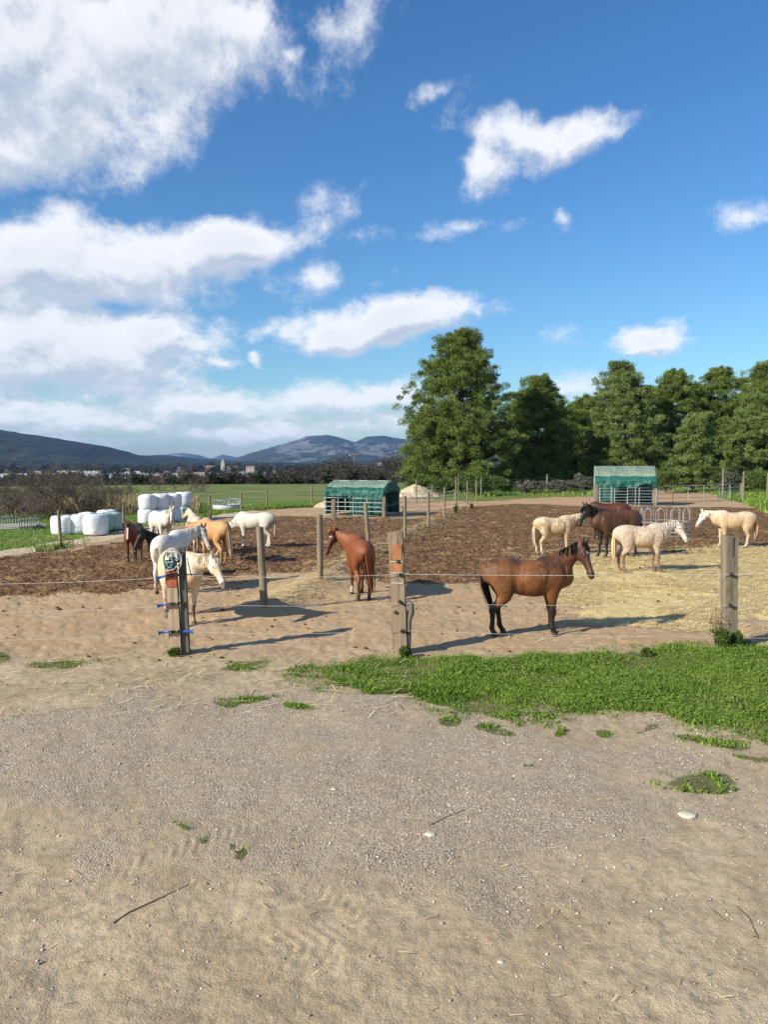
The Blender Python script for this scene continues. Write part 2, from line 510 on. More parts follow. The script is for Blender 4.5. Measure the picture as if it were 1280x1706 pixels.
def relief(x, y, mk):
    d = np.hypot(x, y)
    near = sstep(60, 30, d)
    z = (fbm(x * .35, y * .35, 71, 3) - .5) * .10
    z += (fbm(x * 2.2, y * 2.2, 72, 4) - .5) * .035
    # churned bedding, trodden by hooves
    c = fbm(x * 3.1, y * 3.1, 73, 4, .6)
    z += mk['mulch'] * (np.abs(c - .5) * -.24 + .04) * near
    z += mk['mulch'] * (fbm(x * 9, y * 9, 76, 2) - .5) * .07 * near
    z += (1 - mk['mulch']) * ((fbm(x * 9, y * 9, 74, 3) - .5) * .022 + (fbm(x * 3.4, y * 5, 78, 4, .6) - .5) * .008) * near * (1 - .5 * mk['gravel'])
    z += sstep(10.6, 12.0, y) * (1 - mk['mulch']) * -.014 * sstep(.56, .72, fbm(x * 5.5, y * 5.5, 79, 2)) * near
    z += mk['straw'] * (fbm(x * 5, y * 9, 75, 3) - .5) * .05
    # ridge of old straw under the dividing fence
    a = P(440, 1018); b = P(760, 853)
    t = np.clip(((x - a.x) * (b.x - a.x) + (y - a.y) * (b.y - a.y)) / ((b - a).length ** 2), 0, 1.)
    dd = np.hypot(x - a.x - t * (b.x - a.x), y - a.y - t * (b.y - a.y))
    z += .13 * np.exp(-(dd / .55) ** 2) * (0.6 + .8 * fbm(x * 2.5, y * 2.5, 77, 3))
    # tyre treads pressed in the near dirt
    for (ax, ay, bx, by, wd, seed) in ((-20, 1500, 420, 1370, .22, 1), (470, 1450, 620, 1560, .16, 2), (1000, 1480, 1260, 1640, .20, 3), (560, 1706, 1010, 1600, .2, 4), (150, 1640, 620, 1560, .22, 5)):
        A = P(ax, ay); B = P(bx, by); L_ = (B - A).length
        t = ((x - A.x) * (B.x - A.x) + (y - A.y) * (B.y - A.y)) / L_
        s = ((x - A.x) * (B.y - A.y) - (y - A.y) * (B.x - A.x)) / L_
        on = np.exp(-(s / wd) ** 4) * sstep(-.2, .3, t) * sstep(L_ + .2, L_ - .3, t) * sstep(.35, .6, fbm(x * 2.1, y * 2.1, 90 + seed, 2))
        tread = np.abs(((t + np.abs(s) * .6) / .085) % 1.0 - .5) * 2
        z += on * (-.008 + .014 * (tread - .5) * fbm(x * 6, y * 6, 95 + seed, 2))
    z = z * sstep(1.0, 2.0, d + 1)
    return z * sstep(110, 60, d)


def ground_z(x, y):
    x = np.atleast_1d(np.asarray(x, float)); y = np.atleast_1d(np.asarray(y, float))
    mk = masks_at(x, y)
    return terrain_z(x, y) + relief(x, y, mk)


def gz(x, y): return float(ground_z([x], [y])[0])


def build_ground():
    rad = [1.2]
    while rad[-1] < 140: rad.append(rad[-1] * (1.0062 if rad[-1] < 60 else 1.02))
    while rad[-1] < 11500: rad.append(rad[-1] * 1.07)
    rad = np.array(rad[:-1] + [11500.0])
    fine = np.radians(np.linspace(-36, 36, 640)); coarse = np.radians(np.linspace(36, 324, 73))[1:-1]
    ang = np.concatenate([fine, coarse])
    A, D = np.meshgrid(ang, rad)
    X = D * np.sin(A); Y = D * np.cos(A)
    x = X.ravel(); y = Y.ravel()
    mk = masks_at(x, y)
    z = terrain_z(x, y) + relief(x, y, mk)
    na = len(ang); nr = len(rad)
    v = np.stack([x, y, z], 1)
    i = np.arange(nr - 1)[:, None] * na; j = np.arange(na)[None, :]
    j2 = (j + 1) % na
    f = np.stack([i + j, i + j2, i + na + j2, i + na + j], -1).reshape(-1, 4)[:, ::-1]
    # centre disc
    v = np.vstack([v, [[0, 0, float(z[:na].mean())]]])
    c = len(v) - 1
    cen = np.stack([np.full(na, c), np.arange(na), (np.arange(na) + 1) % na, np.full(na, c)], 1)
    mk = {k: np.append(a, 0) for k, a in mk.items()}
    mk['grass'] = np.maximum(mk['grass'], mk['spot'] * .9)
    del mk['spot']
    o = np_mesh('ground', v, f, M_GROUND(), smooth=True, attrs=mk)
    o2 = bpy.data.objects['ground']
    tri = cen[:, :3][:, ::-1]
    np_mesh('soil_under_camera', v, tri, bpy.data.materials['ground'], smooth=True)
    tag(bpy.data.objects['soil_under_camera'], kind='structure')
    tag(o, kind='structure')
    return o


def M_GROUND():
    t = NT('ground'); p = t.pos()
    edge = t.noise(p, 9, 5, .65)
    edge2 = t.noise(p, 1.6, 5, .6)

    def soft(name, k=.8, e=edge, lo=.35, hi=.65):
        a = t.attr(name)
        s = t.math('ADD', a, t.math('MULTIPLY', t.math('SUBTRACT', e, .5), k))
        return t.range(s, lo, hi)
    # base sandy dirt
    n1 = t.noise(p, .8, 6, .6); n2 = t.noise(p, 14, 6, .7); n3 = t.noise(p, 60, 3, .6)
    base = t.ramp(n1, [(.3, (.315, .235, .145)), (.5, (.40, .305, .195)), (.72, (.495, .39, .26))])
    base = t.mix(t.range(n2, .42, .68, 0, .62), base, (.22, .16, .10))
    base = t.mix(t.range(n3, .58, .75, 0, .5), base, (.5, .42, .31))
    base = t.mix(t.range(t.noise(p, 2.6, 6, .7), .5, .72, 0, .5), base, (.25, .185, .115))
    sxy = t.n('ShaderNodeSeparateXYZ'); t.l(p, sxy.inputs[0])
    padk = t.math('MULTIPLY', t.range(sxy.outputs[1], 10.6, 12.5), t.range(t.noise(p, 1.2, 6, .7), .36, .66, .25, 1))
    base = t.mix(t.math('MULTIPLY', padk, .85), base, (.42, .265, .135))
    # gravel: small pale and dark stones
    gv = t.voro(p, 78, out=1); gd = t.voro(p, 78)
    gv2 = t.voro(p, 26, out=1)
    g1 = t.n('ShaderNodeSeparateColor'); t.l(gv, g1.inputs[0])
    gcol = t.ramp(g1.outputs[0], [(0, (.18, .145, .11)), (.3, (.33, .275, .21)), (.62, (.46, .395, .31)), (.86, (.58, .51, .42)), (1, (.76, .70, .60))])
    gcol = t.mix(t.range(gd, .3, .75, 0, .75), gcol, (.24, .185, .125))
    gcol = t.mix(t.range(edge2, .42, .66, .12, .8), gcol, base)
    fg = t.math('MULTIPLY', soft('gravel', 1.1, t.noise(p, 3.2, 6, .72), .1, .95), .9)
    col = t.mix(fg, base, gcol)
    # sparse stones elsewhere near
    sp = t.math('MULTIPLY', t.range(g1.outputs[1], .86, .9), t.math('SUBTRACT', 1.0, t.range(gd, .25, .5)))
    col = t.mix(t.math('MULTIPLY', sp, .55), col, (.5, .45, .38))
    # mulch
    c1 = t.noise(p, 5, 6, .72); c2 = t.noise(p, 1.1, 4, .6); c3 = t.noise(p, 26, 4, .7)
    mul = t.ramp(c1, [(.34, (.034, .017, .008)), (.5, (.115, .057, .026)), (.70, (.32, .175, .078))])
    mul = t.mix(t.range(c3, .54, .72, 0, .6), mul, (.42, .28, .15))
    mul = t.mix(t.range(c2, .50, .70, 0, .75), mul, (.40, .25, .115))
    col = t.mix(t.math('MULTIPLY', soft('mulch', 1.3, edge2), .93), col, mul)
    # dark moist smears on the open dirt of the paddock
    # yard
    yd = t.ramp(n1, [(.3, (.34, .2, .11)), (.7, (.50, .34, .2))])
    col = t.mix(soft('yard', .9, edge2), col, yd)
    # straw
    sv = t.scalev(p, (6, 30, 10))
    st = t.noise(sv, 1.6, 5, .75, .6); st2 = t.noise(t.scalev(p, (22, 50, 10)), 1.2, 3, .7, .8)
    straw = t.ramp(st, [(.3, (.22, .14, .055)), (.44, (.52, .39, .16)), (.64, (.86, .69, .33))])
    straw = t.mix(t.range(st2, .5, .72, 0, .7), straw, (.74, .63, .38))
    col = t.mix(t.math('MULTIPLY', soft('straw', 1.7, t.noise(p, 2.6, 5, .65), .3, .75), .9), col, straw)
    # green cover
    fn = t.noise(t.scalev(p, (.5, 1.6, 1)), .22, 5, .65); fn2 = t.noise(p, 3.5, 5, .7)
    green = t.ramp(fn2, [(.3, (.040, .085, .012)), (.5, (.085, .17, .022)), (.7, (.15, .24, .045))])
    olive = t.ramp(fn2, [(.3, (.11, .12, .035)), (.7, (.22, .22, .075))])
    fieldc = t.mix(t.range(fn, .46, .6), green, olive)
    sx = t.n('ShaderNodeSeparateXYZ'); t.l(p, sx.inputs[0])
    far = t.range(sx.outputs[1], 52, 70)
    fieldc = t.mix(t.math('MULTIPLY', far, .75), fieldc, t.mix(t.range(fn, .38, .62), t.mix(t.range(fn2, .35, .65), (.065, .11, .025), (.11, .155, .04)), (.21, .20, .08)))
    valley = t.ramp(t.noise(p, .006, 4, .6), [(.35, (.035, .05, .02)), (.5, (.10, .10, .05)), (.65, (.06, .10, .03))])
    fieldc = t.mix(t.range(sx.outputs[1], 99, 125), fieldc, valley)
    col = t.mix(soft('field', .5), col, fieldc)
    col = t.mix(soft('track', .5), col, t.ramp(n1, [(.3, (.40, .31, .20)), (.7, (.54, .44, .31))]))
    soilg = t.mix(t.range(n2, .4, .6), (.07, .085, .02), (.12, .12, .04))
    col = t.mix(t.math('MULTIPLY', soft('grass', 1.5, t.noise(p, 5, 5, .7), .35, .8), .85), col, soilg)
    # relief
    h = t.math('ADD', t.math('MULTIPLY', n2, .5), t.math('MULTIPLY', n3, .22))
    hg = t.math('MULTIPLY', t.math('SUBTRACT', .5, gd), t.math('ADD', .12, t.math('MULTIPLY', fg, .40)))
    nb = t.bump(t.math('ADD', h, hg), .022, .9)
    hm = t.math('MULTIPLY', t.math('ADD', t.math('MULTIPLY', c1, 1.0), t.math('MULTIPLY', c3, .35)), t.math('ADD', t.attr('mulch'), t.attr('straw')))
    nb = t.bump(hm, .07, .8, nb)
    t.b.inputs['Specular IOR Level'].default_value = .12
    return t.done(col, nb, .95)


build_ground()


# ---- shared scatter of blades / straws
def blade_mat(name, c1, c2, c3=None, rough=.6, trans=.25):
    t = NT(name); r = t.attr('rnd')
    col = t.ramp(r, [(0, c1), (.5, c2), (1, c3 or c2)])
    m = t.done(col, None, rough, .2)
    if trans:
        tr = t.n('ShaderNodeBsdfTranslucent'); t.l(col, tr.inputs[0])
        mx = t.n('ShaderNodeMixShader'); mx.inputs[0].default_value = trans
        t.l(t.b.outputs[0], mx.inputs[1]); t.l(tr.outputs[0], mx.inputs[2]); t.l(mx.outputs[0], t.out.inputs[0])
    return m


def blades(x, y, h, wd, lean, rng=RNG, z=None, seg=2):
    """bent grass blades as quads + tip; returns v, f, rnd"""
    n = len(x)
    if z is None: z = ground_z(x, y)
    a = rng.uniform(0, 2 * np.pi, n); ca, sa = np.cos(a), np.sin(a)
    b = rng.uniform(0, 2 * np.pi, n)
    ln = h * lean * rng.uniform(.2, 1, n)
    ox, oy = np.cos(b) * ln, np.sin(b) * ln
    zero = z - .01
    V = np.empty((n, 4, 3))
    V[:, 0] = np.stack([x - ca * wd, y - sa * wd, zero], 1)
    V[:, 1] = np.stack([x + ca * wd, y + sa * wd, zero], 1)
    V[:, 2] = np.stack([x + ca * wd * .8 + ox * .45, y + sa * wd * .8 + oy * .45, z + h * .62], 1)
    V[:, 3] = np.stack([x + ox, y + oy, z + h], 1)
    f = np.arange(n)[:, None] * 4 + np.array([[0, 1, 2, 3]])
    return V.reshape(-1, 3), f, np.repeat(rng.random(n), 4)


def scatter_px(n, x0, x1, y0, y1, rng=RNG):
    """uniform over the ground area behind a pixel rectangle"""
    A = P(640, y1).y; B = P(640, y0).y
    out = []
    yy = np.sqrt(rng.uniform(A * A, B * B, n)); u = rng.uniform(x0, x1, n)
    return (u - 640) / FPX * yy * (1.0), yy


M_GRASS = blade_mat('grass_blades', (.05, .11, .012), (.15, .25, .032), (.33, .41, .09), .6, .3)
M_DRY = blade_mat('dry_stalks', (.16, .12, .05), (.35, .27, .13), (.52, .43, .24), .8, .2)
M_STRAWB = blade_mat('straw', (.46, .34, .14), (.72, .57, .28), (.90, .78, .48), .6, .15)


def build_cover():
    # foreground green patch
    x, y = scatter_px(480000, 380, 2000, 1070, 1330)
    mk = masks_at(x, y)
    den = mk['grass'] ** 1.1 * (.15 + .85 * sstep(.34, .6, fbm(x * 2.6, y * 2.6, 31, 4)))
    den = np.maximum(den, mk['spot'] * .6 * sstep(.38, .62, fbm(x * 7, y * 7, 48, 3)))
    k = RNG.random(len(x)) < den * .95
    x, y = x[k], y[k]
    clump = fbm(x * 1.8, y * 1.8, 33, 3)
    h = .018 + .075 * sstep(.3, .72, clump) * RNG.uniform(.3, 1, len(x))
    edge = masks_at(x, y)['grass']
    h *= .55 + .45 * edge
    V, f, r = blades(x, y, h, np.full(len(x), .0040) + .007 * (RNG.random(len(x)) > .75), 1.1)
    r = np.clip(r * .6 + .5 * np.repeat(fbm(x * 1.1, y * 1.1, 35, 3), 4) - .05, 0, 1)
    o = np_mesh('grass', V, f, M_GRASS, attrs={'rnd': r}); tag(o, 'green grass strip along the near fence', 'grass', kind='stuff')
    # clover-like leaves among the blades
    x, y = scatter_px(215000, 420, 2000, 1070, 1300)
    mk = masks_at(x, y); k = RNG.random(len(x)) < mk['grass'] * sstep(.36, .55, fbm(x * 1.7, y * 1.7, 47, 4)) * .75; x, y = x[k], y[k]; n = len(x)
    z = ground_z(x, y) + RNG.uniform(.01, .085, n) * (.5 + fbm(x * 1.8, y * 1.8, 33, 3)); s = RNG.uniform(.006, .014, n)
    U = RNG.normal(size=(n, 3)); U[:, 2] *= .35; U /= np.linalg.norm(U, axis=1)[:, None]; W = np.cross(U, RNG.normal(size=(n, 3)) * .35 + [0, 0, 1.]); W /= np.linalg.norm(W, axis=1)[:, None]
    c = np.stack([x, y, z], 1); s = s[:, None]
    V = np.stack([c - U * s, c + W * s * .8, c + U * s, c - W * s * .8], 1).reshape(-1, 3)
    o = np_mesh('clover', V, np.arange(n)[:, None] * 4 + np.array([[0, 1, 2, 3]]), M_GRASS, attrs={'rnd': np.repeat(np.clip(RNG.random(n) * .9 + .1, 0, 1), 4)}); tag(o, 'small clover leaves in the near grass strip', 'clover', kind='stuff')
    # small rosettes of weeds: left patches
    x, y = scatter_px(140000, -120, 620, 1060, 1430)
    sp = masks_at(x, y)['spot'] * sstep(.3, .6, fbm(x * 6, y * 6, 46, 3)); k = RNG.random(len(x)) < sp * .55; x, y = x[k], y[k]
    h = RNG.uniform(.008, .04, len(x))
    V, f, r = blades(x, y, h, np.full(len(x), .005), 1.4)
    o = np_mesh('grass', V, f, M_GRASS, attrs={'rnd': r}); tag(o, 'sparse low grass tufts on the bare dirt at left', 'grass', kind='stuff')
    # verge of the far track and field edge
    x, y = scatter_px(260000, -60, 560, 842, 935)
    mk = masks_at(x, y); k = (mk['field'] > .5) & (mk['track'] < .5)
    # taller close to the fence foot
    px, py = proj(x, y, 0 * x)
    fl = np.interp(px, [-60, 0, 101, 206, 290, 351, 402, 444, 520, 560], [932, 927, 914, 890, 878, 866, 857, 849, 845, 836])
    dens = np.exp(-((fl - py) / 9.) ** 2) + .22
    k &= RNG.random(len(x)) < dens * .5
    x, y = x[k], y[k]; px, py = px[k], py[k]; fl = fl[k]
    h = .08 + .26 * np.exp(-((fl - py) / 8.) ** 2) * fbm(x, y, 37, 3)
    V, f, r = blades(x, y, h, np.full(len(x), .014), .7)
    o = np_mesh('grass', V, f, M_GRASS, attrs={'rnd': r}); tag(o, 'green verge grass between paddock and field', 'grass', kind='stuff')
    # right-hand and back meadow
    x, y = scatter_px(150000, 700, 1400, 806, 870)
    mk = masks_at(x, y); k = (mk['field'] > .5) & (mk['yard'] < .5) & (RNG.random(len(x)) < .45); x, y = x[k], y[k]
    h = .12 + .4 * fbm(x * .7, y * .7, 39, 3) * RNG.random(len(x))
    V, f, r = blades(x, y, h, np.full(len(x), .03), .6)
    o = np_mesh('grass', V, f, M_GRASS, attrs={'rnd': r}); tag(o, 'rank green grass behind the back fence', 'grass', kind='stuff')
    # dry reeds before the wood
    x, y = scatter_px(60000, 1060, 1420, 796, 812)
    k = RNG.random(len(x)) < sstep(.35, .6, fbm(x * .4, y * .4, 40, 2)) * .7; x, y = x[k], y[k]
    h = RNG.uniform(.6, 2.1, len(x))
    V, f, r = blades(x, y, h, np.full(len(x), .03), .25)
    o = np_mesh('dry_reeds', V, f, M_DRY, attrs={'rnd': r}); tag(o, 'tall dry reeds before the pine wood', 'reeds', kind='stuff')
    x, y = scatter_px(50000, -100, 330, 838, 858)
    h = RNG.uniform(.2, .8, len(x)); k = RNG.random(len(x)) < .4; x, y, h = x[k], y[k], h[k]
    V, f, r = blades(x, y, h, np.full(len(x), .018), .35)
    o = np_mesh('dry_reeds', V, f, M_DRY, attrs={'rnd': r}); tag(o, 'dry grass stalks under the bare bushes at left', 'reeds', kind='stuff')
    # straw litter
    xs = []; ys = []; ls = []
    x, y = scatter_px(90000, 820, 1400, 900, 1080); m = masks_at(x, y); k = RNG.random(len(x)) < np.maximum(m['straw'] * sstep(.3, .55, fbm(x, y, 50, 3)), .03); xs.append(x[k]); ys.append(y[k]); ls.append(RNG.uniform(.08, .26, k.sum()))
    x, y = scatter_px(5500, -100, 1400, 850, 1110); xs.append(x); ys.append(y); ls.append(RNG.uniform(.05, .22, len(x)))
    x, y = scatter_px(420, -50, 700, 1090, 1200); xs.append(x); ys.append(y); ls.append(RNG.uniform(.08, .3, len(x)))
    x, y = scatter_px(360, -50, 1330, 1180, 1700); xs.append(x); ys.append(y); ls.append(RNG.uniform(.02, .09, len(x)))
    a = P(440, 1010); b = P(760, 853)   # under the dividing fence
    tt = RNG.random(12000) ** 1.4; off = RNG.normal(0, .45, 12000)
    dx, dy = (b.x - a.x), (b.y - a.y); LL = math.hypot(dx, dy)
    xs.append(a.x + tt * dx - dy / LL * off); ys.append(a.y + tt * dy + dx / LL * off); ls.append(RNG.uniform(.05, .2, 12000))
    x = np.concatenate(xs); y = np.concatenate(ys); l = np.concatenate(ls); n = len(x)
    z = ground_z(x, y)
    k = z > -.3; x, y, l, z = x[k], y[k], l[k], z[k]; n = len(x)
    an = RNG.normal(0, .9, n); ca, sa = np.cos(an), np.sin(an); w = .0026 + .0022 * (l > .1)
    tilt = RNG.uniform(-.1, .16, n) * l
    z1 = z + RNG.uniform(.004, .03, n)
    V = np.stack([np.stack([x - ca * l / 2 - sa * w, y - sa * l / 2 + ca * w, z1], 1), np.stack([x - ca * l / 2 + sa * w, y - sa * l / 2 - ca * w, z1], 1),
                  np.stack([x + ca * l / 2 + sa * w, y + sa * l / 2 - ca * w, z1 + tilt], 1), np.stack([x + ca * l / 2 - sa * w, y + sa * l / 2 + ca * w, z1 + tilt], 1)], 1)
    f = np.arange(n)[:, None] * 4 + np.array([[0, 1, 2, 3]])
    o = np_mesh('straw', V.reshape(-1, 3), f, M_STRAWB, attrs={'rnd': np.repeat(RNG.random(n), 4)})
    tag(o, 'loose straw strewn over the paddock dirt', 'straw', kind='stuff')
    # pebbles
    base = np.array([[0, 0, 1], [1, 0, 0], [0, 1, 0], [-1, 0, 0], [0, -1, 0], [.1, .1, -1.]])
    fb = np.array([[0, 1, 2], [0, 2, 3], [0, 3, 4], [0, 4, 1], [5, 2, 1], [5, 3, 2], [5, 4, 3], [5, 1, 4]])
    x, y = scatter_px(90000, -60, 1340, 1140, 1706)
    m = masks_at(x, y)
    k = (RNG.random(len(x)) < .05 + .5 * m['gravel'] * sstep(.3, .6, fbm(x * .9, y * .9, 44, 3))) & (m['grass'] < .3); x, y = x[k], y[k]; n = len(x)
    z = ground_z(x, y); s = .004 + .009 * RNG.random(n) ** 3
    big = RNG.random(n) < .002; s[big] *= 2.2
    V = base[None] * (s[:, None] * RNG.uniform(.6, 1.3, (n, 1)))[:, :, None] * RNG.uniform(.6, 1.2, (n, 6, 1)) * np.array([1, 1, .6])
    an = RNG.uniform(0, 6.3, n); ca, sa = np.cos(an)[:, None], np.sin(an)[:, None]
    V = np.stack([V[..., 0] * ca - V[..., 1] * sa + x[:, None], V[..., 0] * sa + V[..., 1] * ca + y[:, None], V[..., 2] + (z + s * .2)[:, None]], -1)
    f = (np.arange(n)[:, None, None] * 6 + fb[None]).reshape(-1, 3)
    mt = blade_mat('pebbles', (.17, .135, .095), (.38, .32, .24), (.66, .60, .50), .9, 0)
    o = np_mesh('gravel', V.reshape(-1, 3), f, mt, attrs={'rnd': np.repeat(RNG.random(n), 6)})
    tag(o, 'fine loose gravel on the near ground', 'gravel', kind='stuff')
    # crumbs of dung and bark on the churned ground
    x, y = scatter_px(80000, -100, 1400, 850, 1105); m = masks_at(x, y); k = (RNG.random(len(x)) < np.maximum(m['mulch'] * .4, .10 * sstep(.45, .65, fbm(x * .9, y * .9, 49, 3)))) & (m['field'] < .5) & (m['grass'] < .4); x, y = x[k], y[k]; n = len(x)
    z = ground_z(x, y); s = .012 + .03 * RNG.random(n) ** 2
    V = base[None] * s[:, None, None] * RNG.uniform(.6, 1.3, (n, 6, 1)) * np.array([1.3, 1, .7])
    V = V + np.stack([x, y, z + s * .3], 1)[:, None, :]
    f = (np.arange(n)[:, None, None] * 6 + fb[None]).reshape(-1, 3)
    mt = blade_mat('dung_crumbs', (.05, .026, .014), (.15, .085, .045), (.30, .19, .10), .95, 0)
    o = np_mesh('dung_litter', V.reshape(-1, 3), f, mt, attrs={'rnd': np.repeat(RNG.random(n), 6)})
    tag(o, 'dark crumbs of dung on the churned paddock', 'litter', kind='stuff')


build_cover()


# ================================================================== HILLS
def hill(name, prof, dist, depth, mat, seed, rough=.12, base=-16, gull=1.0):
    """ridge whose crest follows prof [(px, py)...] at the given distance: a real relief, not a card"""
    n = 260; m = 46
    pxs = np.linspace(prof[0][0], prof[-1][0], n)
    pys = np.interp(pxs, [p[0] for p in prof], [p[1] for p in prof])
    top = np.array([zat(b, dist) for b in pys]) - base
    s = np.linspace(-1, 1, m)                       # front to back
    S, XX = np.meshgrid(s, np.arange(n))
    ax = (pxs - 640) / FPX
    D = dist + depth * S
    x = ax[XX] * dist * (1 + (D / dist - 1) * .6); y = D
    e = dist * .02
    ridged = 1 - np.abs(fbm(x / (e * 9), y / (e * 9), seed, 5, .55) * 2 - 1)
    prof_s = (1 - np.abs(S) ** 1.35)
    # crest line kept, slopes broken by gullies
    fine = (fbm(x / (e * 1.2), y / (e * 1.2), seed + 5, 4) - .5)
    hgt = top[XX] * np.clip(prof_s + gull * (ridged - .72) * .85 * (1 - prof_s) * prof_s * 3, 0, None)
    hgt += top.max() * rough * fine * np.clip(prof_s * 1.6, 0, 1)
    z = base - 2 + np.clip(hgt, 0, None)
    v = np.stack([x, y, z], -1).reshape(-1, 3)
    i = np.arange(n - 1)[:, None] * m; j = np.arange(m - 1)[None]
    f = np.stack([i + j, i + m + j, i + m + j + 1, i + j + 1], -1).reshape(-1, 4)
    return tag(np_mesh(name, v, f, mat, smooth=True), kind='structure')


def hill_mat(name, c1, c2, rock, amount, sc):
    t = NT(name); p = t.pos()
    a = t.noise(p, sc, 6, .7); b = t.noise(p, sc * 7, 4, .7); c = t.noise(p, sc * .45, 5, .65)
    col = t.mix(t.range(b, .35, .65), c1, c2)
    r = t.math('ADD', a, t.math('MULTIPLY', t.math('SUBTRACT', b, .5), .5))
    col = t.mix(t.range(t.math('ADD', r, t.math('MULTIPLY', t.math('SUBTRACT', c, .5), .8)), 1 - amount - .05, 1 - amount + .05), col, rock)
    return t.done(col, t.bump(b, 12 * (.0016 / sc), 1), .95, .1)


hm_dark = hill_mat('forested_hill', (.010, .017, .012), (.035, .048, .028), (.09, .08, .06), .22, .004)
hm_mid = hill_mat('scrub_hill', (.018, .032, .02), (.05, .066, .042), (.15, .15, .14), .42, .0022)
hm_far = hill_mat('bare_ridge', (.04, .05, .045), (.08, .09, .08), (.2, .2, .2), .5, .0015)
hill('hill', [(-900, 690), (-500, 672), (-200, 690), (0, 714), (60, 724), (130, 736), (180, 743), (225, 757), (300, 764), (380, 772)], 3000, 1150, hm_dark, 3, .05)
hill('hill', [(120, 772), (210, 760), (270, 757), (330, 763), (385, 766), (450, 769)], 4300, 800, hm_dark, 4, .05)
hill('mountain', [(355, 772), (400, 765), (440, 751), (485, 738), (515, 728), (548, 725), (575, 732), (592, 738), (612, 728), (640, 726), (668, 730), (720, 735), (800, 735), (1000, 750), (1400, 760)], 7200, 1700, hm_mid, 8, .06, gull=1.8)
hill('mountain', [(360, 772), (450, 757), (520, 748), (560, 741), (600, 750), (680, 755), (800, 762)], 5200, 900, hm_mid, 21, .06, gull=1.8)
hill('ridge', [(230, 768), (275, 756), (300, 754), (330, 757), (352, 764), (372, 757), (400, 762), (430, 768)], 9800, 900, hm_far, 15, .06)
hill('hill', [(-600, 760), (-100, 757), (100, 763), (300, 768), (520, 770), (640, 765), (760, 764), (1000, 760), (1500, 758)], 2700, 420, hm_dark, 31, .10)

# ================================================================== TREES
def M_NEEDLE(name='pine_needles', c=((.045, .075, .014), (.135, .19, .040), (.28, .34, .085))):
    t = NT(name); r = t.attr('rnd')
    col = t.ramp(r, [(0, c[0]), (.5, c[1]), (1, c[2])])
    m = t.done(col, None, .6, .2)
    tr = t.n('ShaderNodeBsdfTranslucent'); t.l(col, tr.inputs[0])
    mx = t.n('ShaderNodeMixShader'); mx.inputs[0].default_value = .3
    t.l(t.b.outputs[0], mx.inputs[1]); t.l(tr.outputs[0], mx.inputs[2]); t.l(mx.outputs[0], t.out.inputs[0])
    return m


M_PINE = M_NEEDLE()
M_PINE2 = M_NEEDLE('pine_needles_light', ((.06, .095, .022), (.16, .22, .06), (.31, .37, .12)))
M_SHRUB = M_NEEDLE('shrub_leaves', ((.03, .055, .012), (.09, .14, .03), (.18, .24, .07)))
M_BRAMBLE = M_NEEDLE('bramble_leaves', ((.05, .05, .035), (.13, .13, .09), (.26, .26, .2)))
M_BARK = mat_var('pine_bark', (.05, .035, .025), (.17, .12, .085), 4, .95, .03, 12, (1, 1, .3))
M_TWIG = mat_var('bare_twigs', (.055, .042, .034), (.17, .135, .11), 3, .9)
M_WOODLAND = M_NEEDLE('far_woodland_leaves', ((.014, .020, .010), (.030, .040, .017), (.07, .075, .034)))
M_WOODLAND2 = M_NEEDLE('far_bare_wood', ((.03, .025, .019), (.062, .052, .04), (.12, .10, .08)))


def tufts(cent, rad, count, ln, wd, rng, up=.35, jit=1.0):
    """clumps of pointed blades: cent (n,3), rad (n,) ; count per clump"""
    n = len(cent); N_ = n * count
    d = rng.normal(size=(N_, 3)); d /= np.linalg.norm(d, axis=1)[:, None]
    rr = rng.random(N_) ** .45
    c = np.repeat(cent, count, 0); R_ = np.repeat(rad, count)
    p = c + d * (R_ * rr)[:, None] * np.array([1, 1, .62])
    dirn = d + rng.normal(size=(N_, 3)) * .55 * jit + np.array([0, 0, up]); dirn /= np.linalg.norm(dirn, axis=1)[:, None]
    side = np.cross(dirn, rng.normal(size=(N_, 3))); side /= np.linalg.norm(side, axis=1)[:, None] + 1e-9
    L_ = ln * rng.uniform(.6, 1.3, N_); W_ = wd * rng.uniform(.6, 1.3, N_)
    a = p - side * W_[:, None]; b = p + side * W_[:, None]; t = p + dirn * L_[:, None]
    V = np.stack([a, b, t], 1).reshape(-1, 3)
    f = np.arange(N_)[:, None] * 3 + np.array([[0, 1, 2]])
    rnd = np.clip(np.repeat(rng.random(n), count) * .45 + rng.random(N_) * .55, 0, 1)
    return V, f, np.repeat(rnd, 3)


